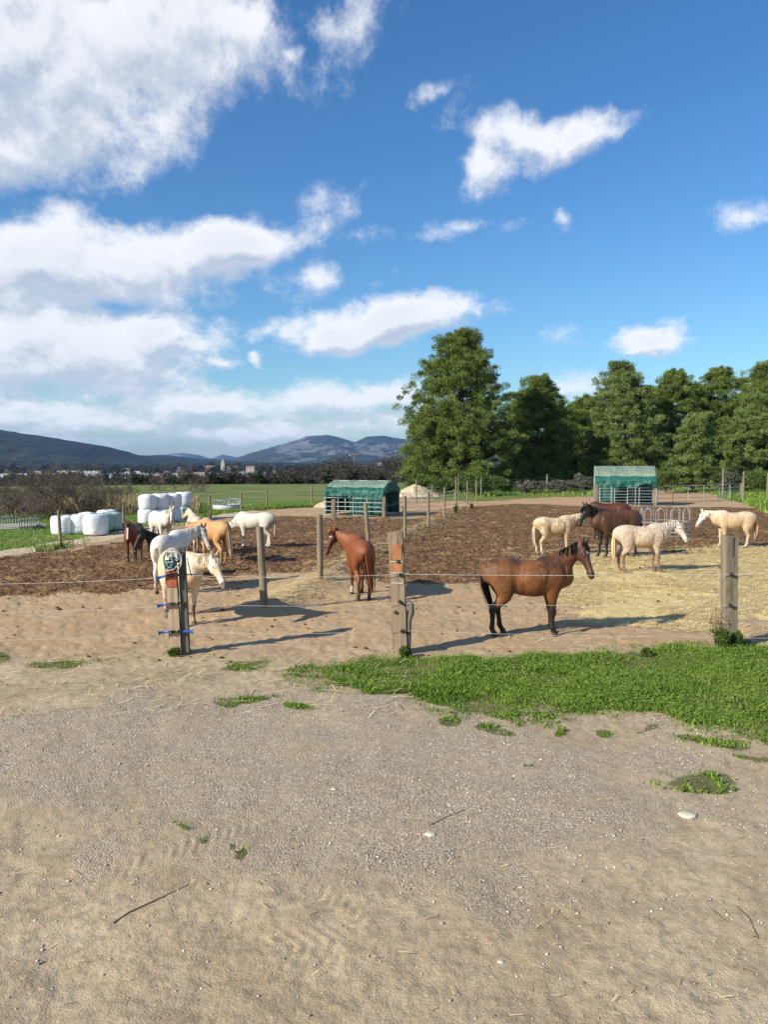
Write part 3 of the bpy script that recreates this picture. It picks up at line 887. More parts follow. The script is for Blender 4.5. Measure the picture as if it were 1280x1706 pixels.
def pine(px, d, px0, px1, ytop, ybot, label, seed, mat=M_PINE, conic=.0, dens=1.0, group='pines of the wood behind the paddock', lowlean=0):
    rng = np.random.default_rng(seed)
    base = PD(px, d); zb = gz(base.x, base.y)
    H = zat(ytop + 15, d); z0 = max(zat(ybot, d), .3)
    cx = ((px0 + px1) / 2 - 640) / FPX * d - base.x; RX = (px1 - px0) / 2 / FPX * d
    root = thing('pine_tree', label, 'tree', (base.x, base.y, zb), 0, group)
    # trunk (forks) and limbs
    mb = MB()
    top = Vector((cx * .9, 0, H * .95))
    tr = [Vector((0, 0, -.3)), Vector((cx * .2, .1, H * .25)), Vector((cx * .55, -.1, H * .55)), top]
    r0 = .018 * H + .04
    mb.tube(tr, [r0, r0 * .75, r0 * .45, .05], 7)
    if RX > 4: mb.tube([Vector((.15, 0, .2)), Vector((.9, .2, H * .25)), Vector((cx + RX * .25, .4, H * .6))], [r0 * .7, r0 * .5, .06], 6)
    nl = int(150 * dens * (RX / 5) ** 1.3) + 40
    cents = []; rads = []
    for i in range(nl):
        t = rng.uniform(0.0, 1) ** .85
        zz = z0 + (H - z0) * t
        if conic > 0: env = (1 - t) ** .8 * (1 - .0 * t) + .05
        else:
            env = max(0, 1 - (max(0, (t - .34)) / .68) ** 2.15) if t > .34 else .86 + .14 * (t / .34)
        env *= .98 + .12 * math.sin(i * 2.4 + seed) * rng.random()
        a = rng.uniform(0, 2 * math.pi)
        e = rng.uniform(.25, 1.0) ** .45
        end = Vector((cx * (.35 + .65 * t) + math.cos(a) * RX * env * e, math.sin(a) * RX * .9 * env * e, zz))
        zs = max(.4, zz - RX * env * rng.uniform(.15, .45))
        ts = min(zs / H, .95)
        st = Vector((cx * ts * .9, 0, zs))
        mid = (st + end) / 2 + Vector((0, 0, -.12 * (end - st).length))
        mb.tube([st, mid, end], [.03 + .05 * (1 - t), .045, .015], 4, cap=False)
        m = rng.integers(5, 9)
        for k in range(m):
            u = 1 - (k / m) * .55
            q = (st * (1 - u) * (1 - u) + mid * 2 * u * (1 - u) + end * u * u)
            off = Vector(rng.normal(size=3)) * (.42 + .10 * RX / 5 * 2); off.z *= .35
            cents.append(q + off + Vector((0, 0, .12))); rads.append(rng.uniform(.25, .68) * (.58 + .06 * RX))
    # a leader and ragged top shoots
    for k in range(10):
        cents.append(Vector((cx + rng.normal() * .5, rng.normal() * .5, H - rng.uniform(0, 1.3)))); rads.append(.35)
    V, f, r = tufts(np.array([tuple(c) for c in cents]), np.array(rads), int(108 * dens), .27, .033, rng, up=.7)
    mb.build('trunk', M_BARK, root)
    np_mesh('crown', V, f, mat, root, attrs={'rnd': r})
    return root


pine(764, 78, 668, 868, 546, 808, 'tallest pine, broad crown standing free at the left end of the wood', 101, dens=1.15)
pine(893, 86, 832, 962, 618, 800, 'round-topped dark pine just right of the tallest pine', 102)
pine(868, 93, 825, 915, 640, 806, 'pine filling the gap between the tallest pine and the round-topped one', 113)
pine(1085, 106, 1040, 1135, 636, 800, 'back pine between the pale-topped and the narrow tall pine', 114, dens=.8)
pine(1152, 108, 1105, 1205, 626, 800, 'back pine showing above the small young pine', 115, dens=.8)
pine(1232, 106, 1185, 1285, 618, 800, 'back pine left of the pine cut by the right edge', 116, dens=.8)
pine(958, 108, 915, 1005, 660, 800, 'back pine in the low gap left of the pale-topped pine', 117, dens=.8)
pine(985, 97, 925, 1032, 652, 800, 'low pine filling the gap left of the green shelter', 103)
pine(1045, 88, 962, 1105, 592, 800, 'large pale-topped pine rising behind the right-hand green shelter', 104, mat=M_PINE2)
pine(1118, 94, 1064, 1172, 606, 800, 'narrow tall pine immediately right of the pale-topped pine', 105)
pine(1192, 96, 1134, 1252, 602, 800, 'dark round-crowned pine behind the small young pine', 106)
pine(1272, 92, 1212, 1345, 592, 800, 'tall pine cut by the right edge of the photo', 107)
pine(1156, 74, 1118, 1194, 684, 802, 'small young conical pine in front of the wood', 108, mat=M_PINE2, conic=1)
pine(1256, 80, 1206, 1318, 648, 804, 'lower bushy pine in front of the right edge pine', 109, mat=M_PINE2)
pine(942, 102, 895, 990, 668, 800, 'shaded pine at the back between the first two gaps', 110)
pine(1360, 90, 1300, 1440, 600, 800, 'pine beyond the right edge of the photo', 111)
pine(708, 90, 670, 742, 690, 806, 'low side pine leaning out left of the tallest pine', 112, conic=0)


def shrub(px, d, w, h, label, seed, mat=M_SHRUB, name='shrub', n=40, count=70, ln=.13, wd=.03, group='bushes at the foot of the pine wood'):
    rng = np.random.default_rng(seed)
    b = PD(px, d)
    root = thing(name, label, 'bush', (b.x, b.y, gz(b.x, b.y)), 0, group)
    c = rng.normal(size=(n, 3)); c /= np.linalg.norm(c, axis=1)[:, None]
    c = c * rng.uniform(.3, 1, (n, 1)) * np.array([w / 2 * .85, w / 2 * .7, h * .5 * .8]) + np.array([0, 0, h * .5])
    V, f, r = tufts(c, np.full(n, min(w, h) * .2), count, ln, wd, rng)
    mb = MB()
    for k in range(8):
        e = Vector(c[k]); mb.tube([Vector((rng.normal() * .1, rng.normal() * .1, -.05)), e * .5 + Vector((0, 0, -.05)), e], [.03, .02, .008], 4, cap=False)
    mb.build('stem', M_TWIG, root)
    np_mesh('foliage', V, f, mat, root, attrs={'rnd': r})
    return root


sh = [(800, 66, 3.4, 2.2, 'light green bush under the right side of the tallest pine', 1, M_SHRUB), (835, 72, 3.0, 1.7, 'olive bush between the tallest pine and the bramble bank', 2, M_SHRUB),
      (700, 74, 3.6, 2.1, 'green bush behind the sand heap', 3, M_SHRUB), (737, 70, 2.4, 1.5, 'small bush at the trunk of the tallest pine', 4, M_SHRUB),
      (770, 71, 2.2, 1.5, 'rounded bush right of the tallest pine trunk', 5, M_SHRUB),
      (880, 70, 3.4, 1.3, 'grey bramble bank at the left behind the fence', 6, M_BRAMBLE), (930, 72, 4.2, 1.5, 'long pale bramble behind the lone back fence post', 7, M_BRAMBLE), (968, 74, 3.2, 1.8, 'grey bramble left of the right-hand shelter', 8, M_BRAMBLE),
      (1110, 73, 3.2, 2.6, 'green bush right behind the shelter roof', 9, M_SHRUB), (1060, 80, 4.4, 3.2, 'dark bush behind the right shelter', 10, M_PINE), (1215, 72, 2.6, 2.4, 'brown dry bush among the reeds', 11, M_BRAMBLE),
      (1262, 70, 3.2, 2.6, 'green bush at the right edge behind the reeds', 12, M_SHRUB), (905, 84, 5, 3.0, 'dark undergrowth beneath the second pine', 13, M_PINE), (990, 88, 6, 3.2, 'dark undergrowth beneath the pale-topped pine', 14, M_PINE),
      (1150, 86, 6, 3.2, 'dark undergrowth behind the young pine', 15, M_PINE), (1230, 88, 6, 3.4, 'dark undergrowth at the right of the wood', 16, M_PINE), (840, 82, 5, 3, 'dark undergrowth between the first two pines', 17, M_PINE), (1310, 84, 6, 3.4, 'undergrowth at the far right of the wood', 18, M_PINE)]
for (a, b, c, d, l, s, m) in sh: shrub(a, b, c, d, l, 300 + s, m, 'bramble' if m is M_BRAMBLE else 'shrub', n=44 if d < 3 else 60, count=80, ln=.2 if d < 3 else .28, wd=.04)


def bare_bush(px, d, w, h, label, seed, n0=8):
    rng = np.random.default_rng(seed); b = PD(px, d)
    segs = []   # (p0, p1, r0, r1)

    def grow(p, dr, ln, r, lev):
        k = 3 if lev else 4
        q = p; pts = [p]
        for i in range(k):
            dr = dr + rng.normal(size=3) * .22 + np.array([0, 0, .03]); dr = dr / np.linalg.norm(dr)
            q2 = q + dr * ln / k; segs.append((q, q2, r * (1 - i / k * .5), r * (1 - (i + 1) / k * .5))); q = q2; pts.append(q)
        if lev < 3:
            for j in range([5, 5, 5][lev]):
                s = pts[rng.integers(1, len(pts))]
                nd = dr + rng.normal(size=3) * .75; nd /= np.linalg.norm(nd)
                grow(s, nd, ln * rng.uniform(.42, .68), r * .5, lev + 1)
    for i in range(n0):
        a = rng.uniform(0, 6.28); dr = np.array([math.cos(a) * w / h * .62, math.sin(a) * w / h * .5, rng.uniform(.7, 1.1)]); dr /= np.linalg.norm(dr)
        grow(np.array([math.cos(a) * w * .12, math.sin(a) * w * .12, -.05]), dr, h * rng.uniform(.5, .72), .028, 0)
    A = np.array([s[0] for s in segs]); B = np.array([s[1] for s in segs]); ra = np.array([s[2] for s in segs]); rb = np.array([s[3] for s in segs])
    ra = np.maximum(ra, .007); rb = np.maximum(rb, .006)
    D = B - A; D /= np.linalg.norm(D, axis=1)[:, None] + 1e-9
    s1 = np.cross(D, np.array([.3, .9, .2])); s1 /= np.linalg.norm(s1, axis=1)[:, None]; s2 = np.cross(D, s1)
    ring = []
    for (C, r_) in ((A, ra), (B, rb)):
        for k in range(3):
            t = 2.094 * k; ring.append(C + (s1 * math.cos(t) + s2 * math.sin(t)) * r_[:, None])
    V = np.stack(ring, 1).reshape(-1, 3); nseg = len(segs)
    q = np.array([[0, 1, 4, 3], [1, 2, 5, 4], [2, 0, 3, 5]])
    f = (np.arange(nseg)[:, None, None] * 6 + q[None]).reshape(-1, 4)
    o = np_mesh('bare_bush', V, f, M_TWIG)
    o.location = (b.x, b.y, gz(b.x, b.y)); o['category'] = 'bush'; o['label'] = label; o['group'] = 'leafless bushes left of the bales'


bb = [(-60, 44, 5, 3.0, 'leafless bush beyond the left edge'), (10, 46, 4.4, 3.0, 'bare brown bush at the left edge of the photo'), (60, 43, 3.6, 2.6, 'second bare bush from the left edge'), (98, 41, 3.6, 3.1, 'tallest bare bush above the single wrapped bales'),
      (142, 42, 3.0, 2.7, 'bare bush with reaching twigs right of the tallest one'), (172, 45, 2.2, 1.9, 'last low bare bush before the stacked bales'), (30, 39, 2.4, 1.9, 'low front bare bush above the slatted hurdles'),
      (205, 60, 3.0, 1.8, 'thin bare bush further back left of the stacked bales'), (120, 52, 4.0, 3.2, 'bare bush behind the tallest one')]
for i, (a, b, c, d, l) in enumerate(bb): bare_bush(a, b, c, d, l, 500 + i, 9)
bb2 = [(330, 74, 4, 2.6, 'small bare tree beyond the ring feeder'), (262, 80, 4.5, 3.4, 'bare tree rising behind the stacked bales')]
for i, (a, b, c, d, l) in enumerate(bb2): bare_bush(a, b, c, d, l, 540 + i, 6)


# far woods and hedges (one mass each)
def wood_band(name, label, mat, specs, seed, ln=.9):
    rng = np.random.default_rng(seed); C = []; Rr = []
    for (px0, px1, d0, d1, n, hmin, hmax) in specs:
        for i in range(n):
            d = rng.uniform(d0, d1); px = rng.uniform(px0, px1); x = (px - 640) / FPX * d
            h = rng.uniform(hmin, hmax); zb = float(terrain_z(np.array([x]), np.array([d]))[0])
            w = h * rng.uniform(.35, .6)
            for k in range(7):
                a = rng.normal(size=3); a /= np.linalg.norm(a)
                C.append((x + a[0] * w * .6, d + a[1] * w * .6, zb + h * .5 + a[2] * h * .32)); Rr.append(w * .55)
    V, f, r = tufts(np.array(C), np.array(Rr), 26, ln, ln * .2, rng, up=.2)
    o = np_mesh(name, V, f, mat, attrs={'rnd': r}); tag(o, label, 'wood', kind='stuff')


wood_band('far_wood', 'brown leafless wood beyond the green field', M_WOODLAND2, [(470, 700, 135, 170, 60, 4.0, 6.2), (490, 700, 180, 260, 70, 8, 13), (190, 480, 112, 150, 60, 1.2, 2.6), (560, 720, 110, 125, 16, 2, 3.4)], 61, .5)
wood_band('far_wood', 'dark hedge trees beyond the green field', M_WOODLAND, [(-200, 720, 112, 135, 70, .9, 2.0), (320, 420, 170, 200, 14, 5, 8), (430, 720, 260, 360, 60, 11, 16), (-400, 300, 190, 300, 46, 3, 8)], 62, .7)
wood_band('far_wood', 'dark tree belts across the valley floor', M_WOODLAND, [(-400, 720, 420, 800, 130, 5, 9), (-400, 760, 950, 1500, 190, 8, 15), (-400, 760, 1500, 2400, 230, 10, 20), (500, 900, 500, 900, 60, 12, 18)], 63, 3.2)
wood_band('far_wood', 'grey leafless tree belts across the valley floor', M_WOODLAND2, [(-400, 720, 450, 900, 60, 5, 9), (150, 720, 900, 1600, 80, 8, 14)], 64, 3.0)

# ---- valley buildings
M_WALLS = [mat_var('render_' + c, a, b, .6, .9) for c, a, b in (('white', (.28, .27, .25), (.42, .40, .37)), ('cream', (.30, .25, .18), (.42, .36, .27)), ('ochre', (.42, .27, .15), (.55, .37, .22)))]
M_TILE = mat_var('clay_tiles', (.25, .11, .06), (.42, .2, .11), .8, .9)
M_PANE = mat_var('dark_window', (.02, .025, .03), (.05, .06, .07), 1, .2, spec=.6)
M_GHOUSE = mat_var('greenhouse_film', (.42, .43, .42), (.60, .61, .6), .05, .5, spec=.4)


def house(px, d, w, dp, h, yaw, label, mat, flat=False):
    b = PD(px, d); zb = float(terrain_z(np.array([b.x]), np.array([b.y]))[0])
    t = thing('house', label, 'house', (b.x, b.y, zb), yaw, 'houses across the valley')
    m = MB(); m.box((0, 0, h / 2), (w, dp, h)); m.build('wall', mat, t)
    r = MB()
    if flat: r.box((0, 0, h + .2), (w + .6, dp + .6, .4))
    else:
        e = .5; rh = dp * .24
        v = [(-w / 2 - e, -dp / 2 - e, h), (w / 2 + e, -dp / 2 - e, h), (w / 2 + e, dp / 2 + e, h), (-w / 2 - e, dp / 2 + e, h), (-w / 2 - e, 0, h + rh), (w / 2 + e, 0, h + rh)]
        r.add(v, [(0, 1, 5, 4), (2, 3, 4, 5), (0, 4, 3), (1, 2, 5), (3, 2, 1, 0)])
    r.build('roof', M_TILE, t)
    nw = max(2, int(w / 4))
    for st in range(max(1, int(h / 3))):
        for i in range(nw):
            q = MB(); q.box((-w / 2 + w * (i + .5) / nw, -dp / 2 - .03, 1.6 + st * 3), (1.2, .1, 1.4)); q.build('window', M_PANE, t)


hl = [(338, 900, 22, 10, 6, 0, 'long white farmhouse left of the far church', 0), (398, 1150, 16, 9, 6, .2, 'white house right of the far church', 0), (418, 1300, 14, 9, 9, -.1, 'tall pale house in the middle of the valley', 0),
      (455, 1180, 26, 12, 7, .1, 'long white house below the mountain foot', 0), (476, 1000, 12, 9, 6, .3, 'cream house near the dark trees', 1), (352, 1400, 18, 10, 9, 0, 'cream block behind the farmhouse', 1),
      (300, 1500, 14, 9, 6, .2, 'white house on the left slope', 0), (330, 1700, 14, 9, 6, -.2, 'small white house on the left slope', 0), (282, 1800, 12, 9, 6, .1, 'white cottage under the dark hill', 0),
      (505, 1600, 14, 10, 8, 0, 'cream house under the mountain', 1), (540, 1750, 16, 10, 8, .2, 'pale house under the mountain', 0), (570, 1900, 14, 10, 8, .1, 'ochre house near the crane', 2), (612, 1800, 20, 10, 10, 0, 'pale block right of the crane', 0),
      (632, 2000, 16, 11, 14, 0, 'white tower block at the foot of the mountain', 0), (648, 1700, 14, 9, 8, .3, 'ochre house beside the tallest pine', 2), (425, 320, 20, 8, 4, .05, 'low white barn behind the green field', 0),
      (385, 1000, 20, 10, 6, .15, 'white barn beside the greenhouses', 0), (437, 1500, 12, 9, 7, 0, 'small cream house mid valley', 1), (463, 1900, 18, 9, 7, 0, 'far white house mid valley', 0), (270, 640, 12, 8, 5, 0, 'cream shed before the greenhouses', 1), (210, 1250, 14, 9, 6, .2, 'white house below the dark hill', 0), (590, 900, 16, 10, 6, .1, 'pink-roofed house behind the brown wood', 1)]
for (a, b, c, d, e, f, l, mi) in hl: house(a, b, c, d, e, f, l, M_WALLS[mi], flat=(mi == 0 and c > 18))
# church
b = PD(381, 1250); zb = float(terrain_z(np.array([b.x]), np.array([b.y]))[0])
t = thing('church', 'small pale church with a pointed tower far across the valley', 'church', (b.x, b.y, zb))
m = MB(); m.box((4, 0, 4.5), (20, 9, 9)); m.build('nave', M_WALLS[0], t)
m = MB(); m.box((-9, 0, 8), (6, 6, 16)); tw = m.build('tower', M_WALLS[0], t)
m = MB(); m.add([(-12, -3, 16), (-6, -3, 16), (-6, 3, 16), (-12, 3, 16), (-9, 0, 24)], [(0, 1, 4), (1, 2, 4), (2, 3, 4), (3, 0, 4)]); m.build('spire', M_WALLS[1], tw)
m = MB(); m.add([(-6, -5, 9), (14.5, -5, 9), (14.5, 5, 9), (-6, 5, 9), (-6, 0, 11.5), (14.5, 0, 11.5)], [(0, 1, 5, 4), (2, 3, 4, 5), (1, 2, 5), (0, 4, 3)]); m.build('roof', M_TILE, t)
# crane
b = PD(590, 1400); zb = -15
M_CRANE = mat_var('crane_paint', (.25, .13, .08), (.32, .18, .1), 1, .6)
t = thing('tower_crane', 'orange tower crane standing before the mountain', 'crane', (b.x, b.y, zb))
hh = zat(757, 1400) + 15
m = MB()
for sx in (-.8, .8):
    for sy in (-.8, .8): m.tube([(sx, sy, 0), (sx, sy, hh)], .3, 4)
for k in range(int(hh / 2)): m.tube([(-.8, -.8, k * 2), (.8, -.8, k * 2 + 2)], .15, 4)
m.build('mast', M_CRANE, t)
m = MB()
for zz in (0, 1.3): m.tube([(-9, 0, hh + zz), (14, 0, hh + zz)], .3, 4)
for k in range(11): m.tube([(-9 + k * 2, 0, hh), (-8 + k * 2, 0, hh + 1.3)], .15, 4)
m.build('jib', M_CRANE, t)
m = MB(); m.box((-7.5, 0, hh - 1.4), (3, 1.4, 2)); m.build('counterweight', M_WALLS[0], t)
# greenhouses: rows of round-roofed film tunnels
gh = [(-40, 860, 90, 'leftmost range of white film greenhouses'), (55, 900, 70, 'second range of white film greenhouses from the left'), (172, 830, 60, 'greenhouse range above the last bare bush'), (205, 950, 66, 'pale greenhouse range behind the others'), (262, 860, 80, 'greenhouse range above the stacked bales'),
      (322, 930, 70, 'right-hand end of the white greenhouses'), (250, 1150, 60, 'far greenhouse range near the dark hill foot'), (120, 1200, 100, 'long far greenhouse range under the dark hill')]
for (px, d, ln, lab) in gh:
    b = PD(px, d); m = MB(); zb = -15
    t = thing('greenhouse', lab, 'greenhouse', (b.x, b.y, zb), random.uniform(-.1, .1), 'greenhouses across the valley')
    nb = int(ln / 8)
    for k in range(nb):
        x0 = -ln / 2 + k * 8
        vs = []; fs = []
        for yy in (-20, 20):
            for q in range(9):
                a = math.pi * q / 8; vs.append((x0 + 4 - 3.95 * math.cos(a), yy, 2.6 + 1.9 * math.sin(a)))
            vs += [(x0 + 7.95, yy, 0), (x0 + .05, yy, 0)]
        fs = [(q, q + 1, 12 + q, 11 + q) for q in range(8)] + [tuple(range(11)), tuple(range(21, 10, -1))]
        m.add(vs, fs)
    m.box((0, 0, 1.2), (ln, 39.8, 2.4))
    m.build('tunnel_roof', M_GHOUSE, t)

# ================================================================== FENCES
FG = 'weathered posts of the paddock fences'


def post(px, pyb, pyt, label, r=.062, mat=None, lean=0.0, leany=0.0, square=False, name='fence_post', z=None, group=FG, holes=2):
    b = P(px, pyb); zb = gz(b.x, b.y)
    h = zat(pyt, b.y) - zb
    rng = random.Random(int(px * 7 + pyb))
    mb = MB()
    n = 10; rings = 8
    vs = []
    for i in range(rings + 1):
        t = i / rings; z_ = -.15 + (h + .15) * t
        for k in range(n):
            a = 2 * math.pi * k / n + .3
            if square:
                rr = r / max(abs(math.cos(a)), abs(math.sin(a))) ** .8
            else: rr = r
            rr *= (1 + rng.uniform(-.05, .05)) * (1.05 - .12 * t)
            vs.append((lean * t + math.cos(a) * rr, leany * t + math.sin(a) * rr, z_ + (rng.uniform(-.012, .012) if i == rings else 0)))
    fs = [(i * n + k, i * n + (k + 1) % n, (i + 1) * n + (k + 1) % n, (i + 1) * n + k) for i in range(rings) for k in range(n)]
    mb.add(vs, fs, not square)
    mb.add([vs[rings * n + k] for k in range(n)], [tuple(range(n))])
    o = mb.build(name, mat or M_WOOD, None)
    o.location = (b.x, b.y, zb)
    tag(o, label, 'fence post', group)
    return o, h


div = [(441, 1020, 878, 'leaning round post beside the white pony shadow, first of the dividing fence', .075, -.09), (533.5, 974, 858, 'straight pale post left of the chestnut horse', .072, 0), (616, 928, 838, 'leaning post right behind the chestnut horse', .065, -.14),
       (675, 902, 826, 'dividing fence post just above the orange-stained post', .062, 0), (714, 882, 819, 'fifth post of the dividing fence, thick and pale', .065, 0), (741, 866, 812, 'sixth post of the dividing fence', .055, 0), (760, 853, 794, 'tall far post of the dividing fence', .055, 0),
       (779, 841, 801, 'post near the end of the dividing fence', .055, 0), (794, 837, 800, 'last post of the dividing fence by a small bush', .055, 0)]
tops = []
for (a, b, c, l, r, ln) in div:
    o, h = post(a, b, c, l, r, lean=ln * .9); tops.append((o.location.copy(), h))
backl = [(101, 912, 850, 'dark leaning post in front of the single wrapped bales', .055), (206, 888, 844, 'post between the wrapped bales and the bale stack', .05), (289.5, 876, 834, 'post standing before the stacked bales', .05), (350.6, 864, 825, 'post left of the ring feeder in the field', .055),
         (402, 855, 821, 'post right of the ring feeder in the field', .055), (444, 846, 816, 'thin post before the green field', .05), (520, 844, 810, 'post before the green field left of the green shelter', .06), (-40, 936, 868, 'left fence post beyond the edge', .055)]
bl = []
for (a, b, c, l, r) in backl: o, h = post(a, b, c, l, r, mat=M_WOOD, lean=random.uniform(-.05, .05)); bl.append((o.location.copy(), h))
backr = [(694, 838, 800, 'post beside the sand heap', .055), (802, 828, 795, 'back fence post right of the dividing fence end', .055), (912, 822, 790, 'lone pale post before the bramble bank', .085), (1155, 812, 775, 'thin post in the reeds behind the gates', .055), (1183, 820, 780, 'post behind the metal gates', .06), (1205, 829, 781, 'thick pale post behind the end of the gates', .085),
         (1239, 836, 785, 'tall pale post right of the metal gates', .075), (1279, 838, 788, 'post cut by the right edge of the photo', .07), (1236, 832, 805, 'short dark stub post beside the gate end', .09), (764, 828, 790, 'thin grey post beneath the tallest pine', .045), (720, 830, 808, 'short post behind the sand heap', .05)]
br = {}
for (a, b, c, l, r) in backr: o, h = post(a, b, c, l, r); br[a] = (o.location.copy(), h)
shp = {}
for (a, b, c, l, r) in [(993.5, 843, 807, 'thick pale post at the left corner of the right-hand shelter', .13), (1092, 843, 806, 'dark post at the right corner of the right-hand shelter', .10), (556, 866, 832, 'short thick post at the left corner of the left-hand shelter', .12), (640, 863, 828, 'post at the front corner of the left-hand shelter', .10)]:
    o, h = post(a, b, c, l, r, square=True); shp[a] = o


def wire(pts, label, r=.004, sag=.03, mat=M_GALV, name='fence_wire', group='wires of the paddock fences'):
    mb = MB()
    path = []
    for a, b in zip(pts[:-1], pts[1:]):
        a = Vector(a); b = Vector(b); n = 8
        for i in range(n):
            t = i / n; p = a.lerp(b, t); p.z -= sag * 4 * t * (1 - t); path.append(p)
    path.append(Vector(pts[-1]))
    mb.tube(path, r, 5)
    o = mb.build(name, mat); tag(o, label, 'fence wire', group); return o


for k, zf in enumerate((.88, .58)):
    wire([(l.x + (.08 if i == 0 else 0), l.y - .07, l.z + h * zf) for i, (l, h) in enumerate(tops)], ['upper', 'lower'][k] + ' thin wire running away along the dividing fence', .004)
lw = sorted(bl, key=lambda q: q[0].x)
for k, zf in enumerate((.85, .5)):
    wire([(l.x, l.y - .06, l.z + h * zf) for l, h in lw], ['upper', 'lower'][k] + ' thin wire of the left-hand back fence', .004)
rr_ = [br[q] for q in (802, 912)]
for k, zf in enumerate((.82, .55, .25)):
    wire([(l.x, l.y - .08, l.z + h * zf) for l, h in rr_] + [(shp[993.5].location.x, shp[993.5].location.y - .1, .3 + 1.1 * zf)], ['top', 'middle', 'bottom'][k] + ' wire of the back fence before the brambles', .006)

# ---- near fence ----------------------------------------------------------
NPX = {'a': (297, 1090), 'b': (669, 1086), 'c': (1215, 1078)}
# post a: two timbers side by side, gate fittings
A = P(*NPX['a']); zA = gz(A.x, A.y); hA = zat(912, A.y) - zA
tA = thing('gate_post', 'timber gate post at left hung with coiled hose and blue gate handles', 'gate post', (A.x, A.y, zA), R(6))


def rough_beam(w, dp, h, lean=0, seed=0, top_tilt=0.0, n=10):
    rng = random.Random(seed); vs = []; prof = [(-1, -1), (-.3, -1.03), (.4, -.98), (1, -1), (1.03, -.2), (.98, .5), (1, 1), (.2, 1.02), (-.5, .98), (-1, 1), (-1.03, .2)]
    m = len(prof)
    for i in range(n + 1):
        t = i / n
        for (a, b) in prof:
            j = 1 + rng.uniform(-.035, .035)
            vs.append((a * w / 2 * j + lean * t, b * dp / 2 * j, -.2 + (h + .2) * t + (top_tilt * a + rng.uniform(-.008, .008) if i == n else 0)))
    fs = [(i * m + k, i * m + (k + 1) % m, (i + 1) * m + (k + 1) % m, (i + 1) * m + k) for i in range(n) for k in range(m)]
    mb = MB(); mb.add(vs, fs); mb.add([vs[n * m + k] for k in range(m)], [tuple(range(m))]); return mb


M_POSTA = mat_var('sawn_post_wood', (.20, .14, .09), (.40, .30, .20), 5, .9, .006, 22, (1, 1, .1), c3=(.32, .24, .16))
b1 = rough_beam(.165, .15, hA * .86, -.07, 3).build('beam', M_POSTA, tA); b1.location = (-.02, 0, 0)
b2 = rough_beam(.10, .15, hA, -.05, 4).build('back_beam', M_WOODDK, tA); b2.location = (.118, .04, 0)
m = MB(); m.box((0, 0, 0), (.150, .014, .245)); rp = m.build('rust_plate', M_RUST, tA); rp.location = (-.07, -.085, zat(962, A.y) - zA)


def handle(parent, x0, z, dx, dz, y=-.12):
    """blue electric-gate handle: flanged grip, hook and loop"""
    g = MB(); a = Vector((x0, y, z)); d = Vector((dx, 0, dz))
    pts = [a + d * t for t in (0, .06, .1, .5, .9, .94, 1)]
    g.tube(pts, [.030, .030, .018, .020, .020, .036, .036], 10)
    o = g.build('gate_handle', M_BLUE, parent)
    k = MB(); k.tube([a + d, a + d * 1.12], .006, 6); q = a + d * 1.12
    k.tube([q + Vector((math.cos(t) * .016, 0, math.sin(t) * .016)) for t in [i * .6 for i in range(10)]], .004, 5); k.build('hook', M_GALV, o)
    k = MB(); k.tube([a, a - d * .2, a - d * .2 + Vector((-dx * .1, .05, -.015))], .007, 6); k.build('eye_bolt', M_BLACK, o)


def insul(parent, x, z, y=-.09, w=.05):
    k = MB(); k.box((x, y, z), (w, .05, .035)); k.tube([(x + w * .6, y, z + .01), (x + w * .9, y - .03, z + .02), (x + w * .8, y - .04, z - .02)], .006, 5); k.tube([(x - w * .3, y + .03, z), (x - w * .3, y - .04, z)], .014, 8)
    k.build('insulator', M_BLACK, parent)


zl = [zat(y, A.y) - zA for y in (957, 1004, 1050)]
for i, z_ in enumerate(zl):
    sh_ = -.055 + .02 * (2 - i) * -1
    handle(tA, -.09 + sh_ * .4, z_ + .01, -.15, -.05 + .015 * i)
    insul(tA, -.06, z_); insul(tA, .035, z_ + .005); insul(tA, .12, z_ + .003)
g = MB(); g.tube([(.10, -.11, zl[2]), (.13, -.11, zl[2]), (.20, -.11, zl[2] + .003), (.24, -.11, zl[2])], [.026, .026, .022, .036], 10); g.build('gate_handle', M_BLUE, tA)
# coiled hose, white box and tangle
zc = zat(932, A.y) - zA
m = MB()
for q in range(3):
    rx, rz = .125 + .006 * q, .185 - .01 * q
    m.tube([(-.06 + .018 + math.cos(t * math.pi / 14) * rx, -.11 - .018 * q, zc + math.sin(t * math.pi / 14) * rz) for t in range(-6 + q * 2, 20 - q * 3)], .011, 6)
m.tube([(-.15, -.13, zc - .16), (-.02, -.15, zc - .13), (.08, -.14, zc - .02), (.10, -.13, zc + .1)], .010, 6)
m.build('coiled_hose', M_HOSE, tA)
m = MB(); m.box((-.05, -.105, zc + .085), (.155, .05, .065)); m.tube([(-.05, -.14, zc + .17), (-.05, -.142, zc + .02)], .006, 5); m.build('junction_box', M_WHITEP, tA)
m = MB(); m.box((-.05, -.10, zc + .03), (.10, .03, .05)); m.build('terminal_block', M_RUST, tA)
rg = random.Random(5); m = MB()
for q in range(9):
    x0 = rg.uniform(-.12, .06); z0 = zc + rg.uniform(-.1, .03)
    m.tube([(x0, -.11, z0), (x0 + rg.uniform(-.06, .06), -.14, z0 + rg.uniform(-.04, .04)), (x0 + rg.uniform(-.08, .08), -.12, z0 + rg.uniform(-.07, .03))], .011, 6)
m.build('teal_clips', M_TEAL, tA)
m = MB()
for q in range(9):
    x0 = rg.uniform(-.11, .05); z0 = zc + rg.uniform(-.13, .0)
    m.tube([(x0, -.10, z0), (x0 + rg.uniform(-.06, .06), -.13, z0 + rg.uniform(-.05, .05)), (x0 + rg.uniform(-.06, .06), -.11, z0 + rg.uniform(-.07, .03))], .012, 6)
m.tube([(.155, -.02, zc + .02), (.19, -.06, zc - .12), (.22, -.06, zc - .24), (.23, -.06, zl[0] + .01), (.14, -.09, zl[0])], .008, 6)
